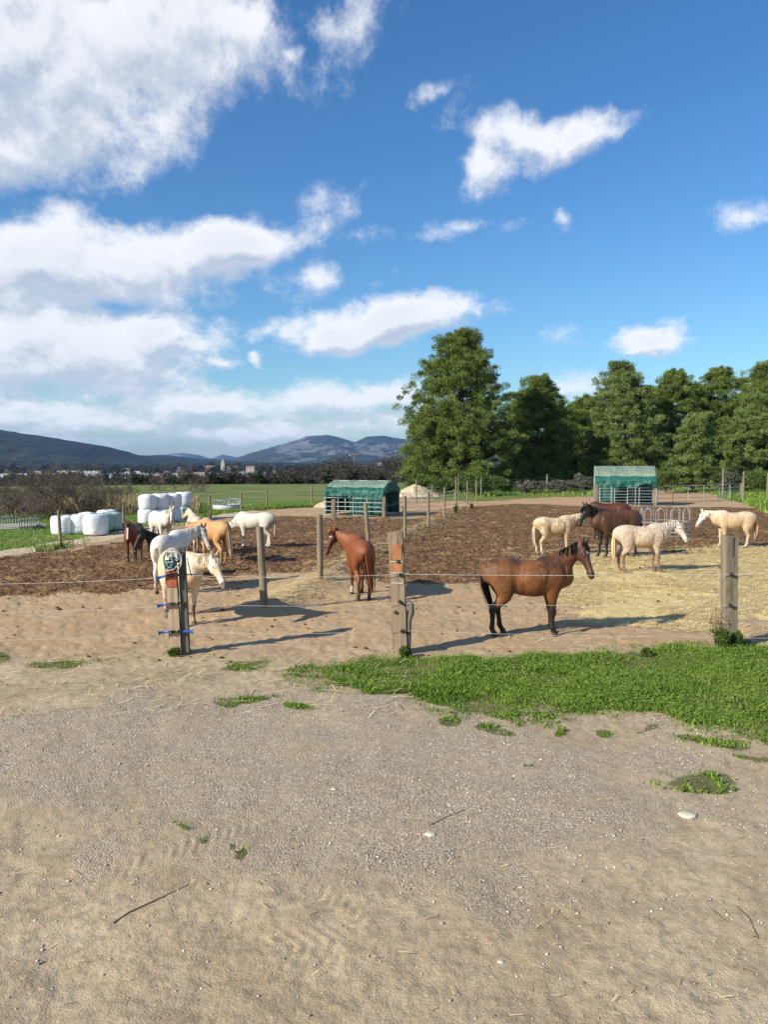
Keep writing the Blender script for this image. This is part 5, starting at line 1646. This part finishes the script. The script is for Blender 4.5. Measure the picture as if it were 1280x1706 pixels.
def horse(loc, yaw, scale, label, coat, head=(0, 48, 0, -40), legs=(0, 0, 0, 0), res=.013, belly=1.0, mane='black', tail_swing=(0, 0), neck_len=1.0, mane_len=.2, seed=1, bend=0.0, ears=0, tail_len=1.0, shaggy=0, patch=None):
    """local frame: x forward, y to the horse's left, z up, withers about 1.40.
    head = (neck yaw, neck pitch, head yaw, head pitch) in degrees; legs = fore/aft hoof shift (near fore, off fore, near hind, off hind)"""
    rng = np.random.default_rng(seed)
    zg = gz(loc.x, loc.y)
    root = thing('horse', label, 'horse', (loc.x, loc.y, zg), R(yaw), 'horses and ponies in the paddock', scale)
    LAT = np.array([0, 1., 0]); B_ = belly
    torso = [(-.74, 0, 1.10, .10, .13), (-.66, 0, 1.10, .19, .21), (-.54, 0, 1.105, .245, .262), (-.38, 0, 1.09, .265, .285), (-.20, 0, 1.05 - .01 * B_, .262, .285 + .015 * B_), (0, 0, 1.035 - .02 * B_, .285 * B_ ** .5, .295 + .02 * B_),
             (.18, 0, 1.03 - .015 * B_, .280 * B_ ** .4, .305 + .015 * B_), (.34, 0, 1.055, .24, .315), (.46, 0, 1.07, .215, .30), (.57, 0, 1.05, .19, .25), (.66, 0, 1.01, .15, .17)]
    torso = catmull(torso, 2)
    n1 = angvec(head[0], head[1]); NL = .68 * neck_len
    p0 = np.array([.40, 0, 1.14]); poll = np.array([.50, 0, 1.13]) + n1 * NL
    mid = (p0 + poll) / 2 + np.array([.02, 0, .015]) + np.array([.05 * math.cos(R(head[0])), .05 * math.sin(R(head[0])), 0]) * .3
    nb = (p0 * .72 + poll * .28); nm = (p0 * .42 + poll * .58)
    nlat = unit(np.cross([0, 0, 1], n1)) if abs(n1[2]) < .98 else LAT
    neck = catmull([(*p0, .175, .27), (*(nb + [0, 0, -.015]), .14, .235), (*(nm + [0, 0, .0]), .095, .165), (*(poll - n1 * .06), .075, .115), (*(poll + n1 * .02), .07, .095)], 3)
    hd = angvec(head[2], head[3]); hlat = unit(np.cross([0, 0, 1], hd)); hup = np.cross(hd, hlat)
    if hup[2] < 0 and abs(head[3]) < 85: hup = -hup
    hup = np.cross(hd, hlat); 
    # make hup point to the forehead side (away from the throat)
    if hup @ (np.array([0, 0, 1.]) + .6 * np.array([math.cos(R(head[2])), math.sin(R(head[2])), 0])) < 0: hup = -hup
    HL = .585
    h0 = poll + hup * -.02

    def hp(t, up): return h0 + hd * HL * t + hup * up
    hchain = catmull([(*hp(.0, -.01), .075, .095), (*hp(.18, -.025), .088, .120), (*hp(.36, -.022), .080, .112), (*hp(.55, -.012), .058, .083), (*hp(.75, -.008), .050, .064), (*hp(.9, -.012), .053, .060), (*hp(.985, -.022), .046, .050)], 2)
    jaws = []
    for s in (-1, 1):
        jaws.append(np.array([(*(hp(.16, -.07) + hlat * s * .045), .036, .07), (*(hp(.34, -.075) + hlat * s * .04), .034, .062)]))
    brow = [np.array([(*(hp(.24, .045) + hlat * s * .058), .022, .02), (*(hp(.36, .045) + hlat * s * .058), .022, .018)]) for s in (-1, 1)]
    nost = [np.array([(*(hp(.88, .015) + hlat * s * .036), .02, .02), (*(hp(.95, .006) + hlat * s * .032), .018, .016)]) for s in (-1, 1)]
    lip = np.array([(*hp(.84, -.062), .032, .022), (*hp(.97, -.06), .030, .024)])
    er = []
    for s in (-1, 1):
        e0 = hp(.015, .075) + hlat * s * .045
        ed = unit(-hd * .40 + hup * .75 + np.array([0, 0, .5]) + hlat * s * (.22)) if ears == 0 else unit(-hd * .9 + hup * .35 + hlat * s * .3)
        er.append(catmull([(*e0, .030, .026), (*(e0 + ed * .06), .034, .022), (*(e0 + ed * .12), .022, .014), (*(e0 + ed * .165), .006, .006)], 2))
    # legs
    fl = []; hl_ = []
    for i, s in enumerate((-1, 1)):          # -1 = right (near camera when facing +x), 1 = left
        sx = legs[i]
        top = .42; k = sx
        fl.append(catmull([(.44, s * .145, 1.12, .085, .19), (.42, s * .165, .95, .095, .165), (.40, s * .16, .80, .082, .125), (.40 + k * .25, s * .150, .68, .064, .088), (.405 + k * .45, s * .140, .55, .046, .058), (.41 + k * .6, s * .135, .45, .043, .050), (.42 + k * .66, s * .132, .405, .044, .050),
                           (.41 + k * .72, s * .130, .34, .030, .036), (.41 + k * .85, s * .130, .23, .026, .033), (.41 + k * .95, s * .130, .155, .034, .040), (.435 + k, s * .130, .105, .029, .034), (.46 + k, s * .130, .055, .037, .045)], 2))
        k = legs[2 + i]
        hl_.append(catmull([(-.46, s * .11, 1.16, .12, .19), (-.48, s * .15, 1.0, .12, .215), (-.44, s * .165, .84, .108, .175), (-.43 + k * .15, s * .16, .72, .082, .125), (-.50 + k * .4, s * .145, .60, .056, .075), (-.565 + k * .6, s * .135, .515, .042, .060), (-.585 + k * .68, s * .13, .465, .040, .056), (-.575 + k * .74, s * .13, .39, .033, .042),
                            (-.565 + k * .85, s * .13, .26, .029, .036), (-.565 + k * .94, s * .13, .165, .036, .042), (-.54 + k, s * .13, .11, .030, .036), (-.51 + k, s * .13, .055, .038, .046)], 2))
    for c in fl + hl_:
        c[:, 3:5] *= np.interp(c[:, 2], [.5, .75], [1.15, 1.0])[:, None]
    hoofs = [np.array([(c[-1, 0] - .005, c[-1, 1], .062, .040, .045), (c[-1, 0] + .012, c[-1, 1], .012, .050, .060)]) for c in fl + hl_]
    dock = np.array([(-.70, 0, 1.24, .045, .05), (-.79, 0, 1.20, .032, .034), (-.83, 0, 1.10, .024, .026)])
    prims = [('torso', torso, LAT, 0), ('neck', neck, nlat, .10), ('head', hchain, hlat, .05)]
    for j in jaws: prims.append(('head', j, hlat, .045))
    for j in brow: prims.append(('head', j, hlat, .018))
    for j in nost: prims.append(('head', j, hlat, .014))
    prims.append(('head', lip, hlat, .02))
    for e in er: prims.append(('ear', e, hlat, .012))
    for c in fl: prims.append(('leg', c, LAT, .055))
    for c in hl_: prims.append(('leg', c, LAT, .06))
    for c in hoofs: prims.append(('hoof', c, LAT, .008))
    prims.append(('torso', dock, LAT, .04))
    allp = np.vstack([c for _, c, _, _ in prims]); rad = allp[:, 3:5].max(1)
    lo = (allp[:, :3] - rad[:, None]).min(0) - .04; hi = (allp[:, :3] + rad[:, None]).max(0) + .04
    lo[2] = -.012
    nn = np.ceil((hi - lo) / res).astype(int) + 1
    F = np.full(nn, .5, np.float32)
    for (nm_, c, lat, k) in prims:
        r_ = c[:, 3:5].max(1)[:, None]
        a = np.clip(np.floor(((c[:, :3] - r_).min(0) - .11 - lo) / res).astype(int), 0, nn - 1); b = np.clip(np.ceil(((c[:, :3] + r_).max(0) + .11 - lo) / res).astype(int) + 1, 1, nn)
        gx, gy, gz_ = [lo[i] + np.arange(a[i], b[i]) * res for i in range(3)]
        G = np.stack(np.meshgrid(gx, gy, gz_, indexing='ij'), -1).reshape(-1, 3)
        d = chain_dist(G, c, lat).reshape(b[0] - a[0], b[1] - a[1], b[2] - a[2])
        sub = F[a[0]:b[0], a[1]:b[1], a[2]:b[2]]
        F[a[0]:b[0], a[1]:b[1], a[2]:b[2]] = smin(sub, d, k) if k else np.minimum(sub, d)
    # hollows behind the shoulder, in the flank and between the thighs
    cuts = []
    for s in (-1, 1):
        cuts.append((np.array([(.36, s * .285, 1.27, .02, .02), (.30, s * .315, 1.05, .022, .022), (.25, s * .315, .84, .02, .02)]), .07))
        cuts.append((np.array([(-.30, s * .315, 1.20, .03, .03), (-.27, s * .315, 1.02, .04, .04), (-.26, s * .27, .86, .03, .03)]), .08))
        cuts.append((np.array([(.60, s * .20, 1.22, .02, .02), (.64, s * .215, 1.02, .02, .02)]), .06))
    cuts.append((np.array([(-.80, 0, 1.06, .02, .03), (-.76, 0, .86, .03, .03)]), .08))
    for (c, k) in cuts:
        r_ = c[:, 3:5].max(1)[:, None]
        a = np.clip(np.floor(((c[:, :3] - r_).min(0) - .11 - lo) / res).astype(int), 0, nn - 1); b = np.clip(np.ceil(((c[:, :3] + r_).max(0) + .11 - lo) / res).astype(int) + 1, 1, nn)
        if (b - a).min() <= 0: continue
        gx, gy, gz_ = [lo[i] + np.arange(a[i], b[i]) * res for i in range(3)]
        G = np.stack(np.meshgrid(gx, gy, gz_, indexing='ij'), -1).reshape(-1, 3)
        d = chain_dist(G, c, LAT).reshape(b[0] - a[0], b[1] - a[1], b[2] - a[2])
        sub = F[a[0]:b[0], a[1]:b[1], a[2]:b[2]]
        F[a[0]:b[0], a[1]:b[1], a[2]:b[2]] = -smin(-sub, d, k)
    V, Q = surface_nets(F, lo, res)
    # ---- colouring by anatomy
    dl = np.min([chain_dist(V, c, LAT) for c in fl + hl_], 0); dh = chain_dist(V, hchain, hlat); dn = chain_dist(V, neck, nlat); dt = chain_dist(V, torso, LAT); de = np.min([chain_dist(V, e, hlat) for e in er], 0)
    ishead = sstep(.05, -.02, dh - dn) * (dh < .08)
    hs = (V - h0) @ hd / HL; hu = (V - h0) @ hup; hlx = (V - h0) @ hlat
    col = np.tile(np.array(coat['body'], float), (len(V), 1))

    def blend(mask, c): 
        nonlocal col
        col = col * (1 - mask[:, None]) + np.array(c, float) * mask[:, None]
    z = V[:, 2]
    wob = fbm(V[:, 0] * 7 + V[:, 1] * 5, z * 7, 200 + seed, 3) - .5
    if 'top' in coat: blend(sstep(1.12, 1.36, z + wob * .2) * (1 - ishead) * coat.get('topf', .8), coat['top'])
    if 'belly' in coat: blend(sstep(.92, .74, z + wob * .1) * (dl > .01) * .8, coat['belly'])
    if 'neck' in coat: blend(sstep(.0, -.04, dn - dt) * coat.get('neckf', .8), coat['neck'])
    if 'flank' in coat: blend(sstep(.55, .7, fbm(V[:, 0] * 3, z * 3 + V[:, 1] * 2, 300 + seed, 3)) * .8, coat['flank'])
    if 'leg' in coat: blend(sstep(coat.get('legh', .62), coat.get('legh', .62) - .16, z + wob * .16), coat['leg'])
    if 'sock' in coat: 
        for (ix, hgt) in coat['sock']:
            c = (fl + hl_)[ix]; d = chain_dist(V, c, LAT); blend((d < .03) * sstep(hgt + .02, hgt - .02, z + wob * .05), coat.get('sockc', (.55, .48, .4)))
    if 'head' in coat: blend(ishead * coat.get('headf', 1), coat['head'])
    if 'muzzle' in coat: blend(ishead * sstep(coat.get('mz', .72), .9, hs + wob * .1), coat['muzzle'])
    if 'blaze' in coat:
        kind = coat['blaze']
        if kind == 'star': blend(ishead * sstep(1.1, .8, np.hypot(hlx / .026, (hs - .27) / .07) + wob) * (hu > .03), (.72, .68, .62))
        if kind == 'stripe': blend(ishead * sstep(.036, .024, np.abs(hlx) + wob * .01) * (hu > -.03) * sstep(.12, .16, hs) * sstep(1.0, .9, hs), (.74, .70, .64))
        if kind == 'smallstar': blend(ishead * sstep(1.1, .8, np.hypot(hlx / .03, (hs - .27) / .06) + wob) * (hu > .03), (.66, .55, .46))
    # dark nostrils and mouth
    for s in (-1, 1):
        c = hp(.925, .012) + hlat * s * .048
        blend(sstep(.024, .014, np.linalg.norm(V - c, axis=1)), (.03, .02, .018))
    blend(ishead * sstep(.009, .004, np.abs(hu + .062)) * (hs > .8), np.array(coat.get('muzzle', coat['body'])) * .4)
    if 'ear' in coat: blend((de < .02) * sstep(.0, .06, (V - hp(.02, .07)) @ unit(np.array([0, 0, 1]))), coat['ear'])
    hoofc = coat.get('hoof', (.06, .05, .04)); blend(sstep(.07, .055, z) * 1.0, hoofc)
    patchy = (1 - ishead * .6) * sstep(.62, .85, z) if coat.get('patch_high') else np.ones(len(V))
    mt = M_COAT('coat_' + coat['name'], coat.get('patch'), coat.get('amount', 0), coat.get('pscale', 6), .010 if shaggy else .005)
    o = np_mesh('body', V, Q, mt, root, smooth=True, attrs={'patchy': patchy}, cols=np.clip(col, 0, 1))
    # hair: mane
    hm = hair_mat(mane, coat['mane'])
    npt = 560 if res < .016 else 260
    t = rng.random(npt) ** .8; side = np.where(rng.random(npt) < (.8 if coat.get('mane_side', -1) < 0 else .2), -1., 1.)
    ci = t * (len(neck) - 2) + .4; i0 = ci.astype(int).clip(0, len(neck) - 2); fr = (ci - i0)[:, None]
    N_ = neck[i0] * (1 - fr) + neck[i0 + 1] * fr
    D_ = neck[i0 + 1, :3] - neck[i0, :3]; D_ /= np.linalg.norm(D_, axis=1)[:, None]
    U_ = np.cross(D_, nlat); U_ *= np.sign((U_ @ (np.array([0, 0, 1.]) - n1 * .5)))[:, None]
    lt = np.cross(U_, D_); sgn = np.sign(lt @ nlat)[:, None]; lt = lt * sgn
    root_p = N_[:, :3] + U_ * (N_[:, 4:5] * .86) + rng.normal(size=(npt, 3)) * .006
    Lh = mane_len * rng.uniform(.7, 1.25, npt)
    K = 6; path = np.empty((npt, K, 3))
    for k in range(K):
        u = k / (K - 1)
        out = np.sin(min(u * 2.2, 1.57)) * (.035 + .02 * rng.random(npt))
        latoff = side * (N_[:, 3] * np.sin(np.clip(u * 1.5 * Lh / .2, 0, 1.45)) * 1.04 + .012 * (u > .1))
        down = Lh * u ** 1.35 * .85
        path[:, k] = root_p + U_ * (out * (1 - u))[:, None] + lt * latoff[:, None] - np.array([0, 0, 1]) * down[:, None] - D_ * (.03 * u)
    V1, f1, r1 = ribbon_set(path, np.full(npt, .013) * (1 + (mane_len > .25) * .3), rng)
    # forelock
    nf = 34; path = np.empty((nf, 5, 3)); bp = np.array([hp(.02, .085)]) + hlat * (rng.normal(size=(nf, 1)) * .022)
    fl_len = .16 if mane_len < .25 else .24
    for k in range(5):
        u = k / 4; path[:, k] = bp + hd * (fl_len * u * rng.uniform(.8, 1.1, (nf, 1))) + hup * (.02 + .012 * math.sin(u * 2.5)) + hlat * (rng.normal(size=(nf, 1)) * .022 * u)
    V2, f2, r2 = ribbon_set(path, np.full(nf, .011), rng)
    np_mesh('mane', np.vstack([V1, V2]), np.vstack([f1, f2 + len(V1)]), hm, root, attrs={'rnd': np.concatenate([r1, r2])})
    # tail
    ht = hair_mat(mane + '_tail', coat.get('tail', coat['mane']))
    nt_ = 170 if res < .016 else 110; K = 9; path = np.empty((nt_, K, 3))
    st = rng.random(nt_) * .45; off = rng.normal(size=(nt_, 2)); swx, swy = tail_swing
    full = rng.uniform(.75, 1.05, nt_)
    for k in range(K):
        u = st + (full - st) * (k / (K - 1))
        cx = -.785 - .055 * np.sin(np.clip(u * 2.6, 0, 1.57)) + .05 * u + swx * u ** 1.5
        cy_ = swy * u ** 1.4
        cz = 1.22 - .92 * tail_len * u ** 1.12 + .02
        rw = np.interp(u, [0, .15, .5, .85, 1.05], [.018, .03, .05, .042, .012])
        path[:, k, 0] = cx + off[:, 0] * rw * .55; path[:, k, 1] = cy_ + off[:, 1] * rw * .75; path[:, k, 2] = cz
    V3, f3, r3 = ribbon_set(path, np.full(nt_, .012), rng)
    np_mesh('tail', V3, f3, ht, root, attrs={'rnd': r3})
    # eyes
    for s in (-1, 1):
        c = hp(.30, .030) + hlat * s * .076
        m = MB(); n = 8; vs = []; fs = []
        for i in range(7):
            for k in range(n):
                a = math.pi * i / 6; b_ = 2 * math.pi * k / n
                vs.append(c + (hd * math.cos(a) * .024 + hlat * math.sin(a) * math.cos(b_) * .016 + hup * math.sin(a) * math.sin(b_) * .018))
        fs = [(i * n + k, i * n + (k + 1) % n, (i + 1) * n + (k + 1) % n, (i + 1) * n + k) for i in range(6) for k in range(n)]
        m.add(vs, fs, True); m.build('eye', M_EYE, root)
    return root


BAY = dict(name='bay', body=(.16, .060, .020), top=(.045, .022, .012), topf=.85, belly=(.10, .034, .014), neck=(.13, .044, .018), neckf=.5, leg=(.022, .013, .010), legh=.66, head=(.050, .024, .016), headf=.9, muzzle=(.020, .015, .013), blaze='star', mane=(.014, .010, .010), flank=(.25, .095, .030), patch=(.17, .075, .028), amount=.3, pscale=3, patch_high=1, leghh=1)  # flank: orange sun highlights on the barrel painted into the coat
CHEST = dict(name='chestnut', body=(.20, .058, .017), top=(.23, .072, .022), leg=(.075, .028, .016), legh=.5, head=(.12, .036, .015), muzzle=(.09, .03, .017), blaze='smallstar', mane=(.11, .034, .016), tail=(.13, .045, .024), sock=[(1, .2)])
BAYW = dict(name='bay_blaze', body=(.20, .055, .022), top=(.11, .035, .016), leg=(.035, .018, .013), legh=.6, head=(.13, .04, .02), muzzle=(.05, .025, .02), blaze='stripe', mane=(.022, .015, .012))
BLACK = dict(name='black', body=(.022, .016, .016), head=(.030, .020, .022), mane=(.012, .010, .010), muzzle=(.02, .015, .018))
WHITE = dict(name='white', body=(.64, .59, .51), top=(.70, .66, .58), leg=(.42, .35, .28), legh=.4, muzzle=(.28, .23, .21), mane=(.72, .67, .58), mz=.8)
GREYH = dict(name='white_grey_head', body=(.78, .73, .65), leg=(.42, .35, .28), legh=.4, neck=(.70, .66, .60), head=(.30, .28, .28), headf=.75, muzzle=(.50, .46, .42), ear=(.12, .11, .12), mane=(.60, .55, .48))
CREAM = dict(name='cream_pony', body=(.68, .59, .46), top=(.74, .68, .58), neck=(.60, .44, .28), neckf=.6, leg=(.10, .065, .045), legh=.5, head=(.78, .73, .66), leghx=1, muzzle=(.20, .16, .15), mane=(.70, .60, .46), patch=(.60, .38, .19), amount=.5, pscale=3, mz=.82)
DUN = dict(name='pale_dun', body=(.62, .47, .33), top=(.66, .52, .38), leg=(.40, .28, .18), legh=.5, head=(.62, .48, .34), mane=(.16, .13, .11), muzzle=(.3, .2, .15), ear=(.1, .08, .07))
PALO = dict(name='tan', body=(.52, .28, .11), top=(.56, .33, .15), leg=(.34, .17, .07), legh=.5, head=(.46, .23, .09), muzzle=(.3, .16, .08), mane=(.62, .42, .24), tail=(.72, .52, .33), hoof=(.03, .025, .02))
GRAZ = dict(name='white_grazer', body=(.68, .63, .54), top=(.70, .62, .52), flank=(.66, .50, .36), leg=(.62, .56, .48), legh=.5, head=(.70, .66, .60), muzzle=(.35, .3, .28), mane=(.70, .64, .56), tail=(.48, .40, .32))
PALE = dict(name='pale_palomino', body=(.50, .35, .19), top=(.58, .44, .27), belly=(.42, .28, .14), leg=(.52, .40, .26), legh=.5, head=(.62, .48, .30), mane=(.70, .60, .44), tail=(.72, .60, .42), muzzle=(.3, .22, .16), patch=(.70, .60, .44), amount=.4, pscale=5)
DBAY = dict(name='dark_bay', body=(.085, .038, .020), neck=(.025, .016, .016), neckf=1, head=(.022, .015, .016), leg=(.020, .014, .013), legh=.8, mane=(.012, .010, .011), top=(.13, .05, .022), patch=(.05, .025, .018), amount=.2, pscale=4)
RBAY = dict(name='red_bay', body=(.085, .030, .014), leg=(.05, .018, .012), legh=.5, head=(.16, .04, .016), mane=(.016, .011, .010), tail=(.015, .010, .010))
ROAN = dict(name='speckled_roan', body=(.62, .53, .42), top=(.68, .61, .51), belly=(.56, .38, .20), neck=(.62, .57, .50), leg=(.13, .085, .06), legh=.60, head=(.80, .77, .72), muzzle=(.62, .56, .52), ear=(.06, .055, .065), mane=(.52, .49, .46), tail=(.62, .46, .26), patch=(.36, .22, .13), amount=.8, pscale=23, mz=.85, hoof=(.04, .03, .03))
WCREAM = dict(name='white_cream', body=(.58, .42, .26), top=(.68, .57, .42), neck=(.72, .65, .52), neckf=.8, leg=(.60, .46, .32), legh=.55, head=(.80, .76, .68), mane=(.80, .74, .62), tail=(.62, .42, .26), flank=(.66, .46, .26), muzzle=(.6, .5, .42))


def HP(px, py, back=0): 
    p = P(px, py); return p


HORSES = [
    # near bay
    dict(loc=P(879, 1057), yaw=3, scale=.955, label='bay horse with black mane and white star standing side-on nearest at right', coat=BAY, head=(-10, 47, -58, -62), legs=(.0, .04, -.10, .10), res=.011, belly=1.25, mane='black', neck_len=.93, mane_len=.16, seed=1, tail_swing=(.16, 0), tail_len=.85),
    dict(loc=P(600, 995), yaw=101, scale=.93, label='chestnut horse seen from behind looking back over its left shoulder', coat=CHEST, head=(62, 30, 138, -52), legs=(.06, -.04, .05, -.06), res=.012, mane='chestnut', neck_len=.95, mane_len=.14, seed=2, tail_swing=(-.05, -.14), tail_len=1.05),
    dict(loc=P(302, 1034), yaw=-56, scale=.95, label='cream and white pony behind the hose-hung post with its head turned right', coat=CREAM, head=(30, 18, 12, -50), legs=(.05, -.12, .05, -.08), res=.011, mane='cream', neck_len=.85, mane_len=.16, seed=3, belly=1.15),
    dict(loc=P(285, 985), yaw=84, scale=.93, label='white horse with a grey face standing behind the cream pony', coat=GREYH, head=(-50, 24, -122, -55), legs=(.0, .05, .06, -.05), res=.012, mane='white_grey', neck_len=.98, mane_len=.15, seed=4, tail_len=.8, tail_swing=(.1, -.2)),
    dict(loc=P(224, 936), yaw=-84, scale=.82, label='reddish bay horse with a white blaze facing the camera at far left', coat=BAYW, head=(4, 32, 0, -66), legs=(.0, .03, .0, .06), res=.016, mane='bay', neck_len=.85, mane_len=.16, seed=5),
    dict(loc=P(281, 962), yaw=-122, scale=.78, label='black horse whose lowered head shows left of the white horses', coat=BLACK, head=(-6, 40, -10, -58), legs=(0, 0, 0, 0), res=.016, mane='jet', neck_len=.95, mane_len=.18, seed=6),
    dict(loc=P(268, 912), yaw=-52, scale=.90, label='all-white horse behind the black head, facing right', coat=WHITE, head=(6, 34, -30, -50), legs=(0, .05, 0, -.05), res=.017, mane='white', neck_len=.9, mane_len=.2, seed=7),
    dict(loc=P(326, 925), yaw=112, scale=.88, label='pale dun horse with dark ears between the white and the tan horse', coat=DUN, head=(10, 40, 20, -30), legs=(0, .05, 0, -.05), res=.017, mane='dun', neck_len=.85, mane_len=.16, seed=8),
    dict(loc=P(357, 938), yaw=132, scale=.93, label='tan horse with a blond tail seen from behind', coat=PALO, head=(22, 0, 34, -58), legs=(.05, -.05, .12, -.08), res=.015, mane='tan', neck_len=.88, mane_len=.14, seed=9, tail_swing=(-.16, -.02)),
    dict(loc=P(424, 914), yaw=172, scale=.86, label='white horse grazing with its head down near the field', coat=GRAZ, head=(4, -34, 6, -72), legs=(.08, -.04, .06, -.1), res=.015, mane='grazer', neck_len=1.1, mane_len=.15, seed=10),
    dict(loc=P(924, 925), yaw=14, scale=.86, label='pale palomino horse standing left of the dark bay', coat=PALE, head=(4, 24, 12, -40), legs=(0, .06, 0, -.08), res=.015, mane='palomino', neck_len=.95, mane_len=.22, seed=11, belly=1.15),
    dict(loc=P(1026, 928), yaw=197, scale=1.05, label='dark bay horse with a black head and neck facing left', coat=DBAY, head=(-2, 36, 14, -56), legs=(.05, -.04, .02, -.02), res=.014, mane='jet2', neck_len=.85, mane_len=.30, seed=12),
    dict(loc=P(1012, 900), yaw=172, scale=1.0, label='red bay horse mostly hidden behind the dark bay', coat=RBAY, head=(8, -25, 10, -60), legs=(.0, .05, 0, -.05), res=.017, mane='redbay', neck_len=.85, mane_len=.18, seed=13),
    dict(loc=P(1068, 953), yaw=2, scale=.90, label='speckled roan horse with a white face standing on straw', coat=ROAN, head=(0, 27, -30, -58), legs=(.08, -.02, .0, -.06), res=.012, mane='roan', neck_len=.92, mane_len=.16, seed=14, belly=1.15),
    dict(loc=P(1222, 913), yaw=177, scale=.90, label='creamy white horse facing left behind the right-hand post', coat=WCREAM, head=(0, 17, 8, -58), legs=(.02, -.06, -.02, .12), res=.014, mane='wcream', neck_len=.92, mane_len=.2, seed=15, shaggy=1),
]
for i, h in enumerate(HORSES):
    horse(**h)

# ================================================================== HAZE
def build_haze():
    t = bpy.data.materials.new('haze'); t.use_nodes = True; nt = t.node_tree; nt.nodes.clear()
    o = nt.nodes.new('ShaderNodeOutputMaterial'); v = nt.nodes.new('ShaderNodeVolumePrincipled')
    v.inputs['Color'].default_value = (.24, .46, 1.0, 1); v.inputs['Density'].default_value = 5.4e-5; v.inputs['Anisotropy'].default_value = .1
    nt.links.new(v.outputs[0], o.inputs['Volume'])
    m = MB(); top = 300; m.box((0, 0, (top - 22) / 2), (24000, 24000, top + 22))
    tag(m.build('haze', t), None, None, kind='stuff')


build_haze()
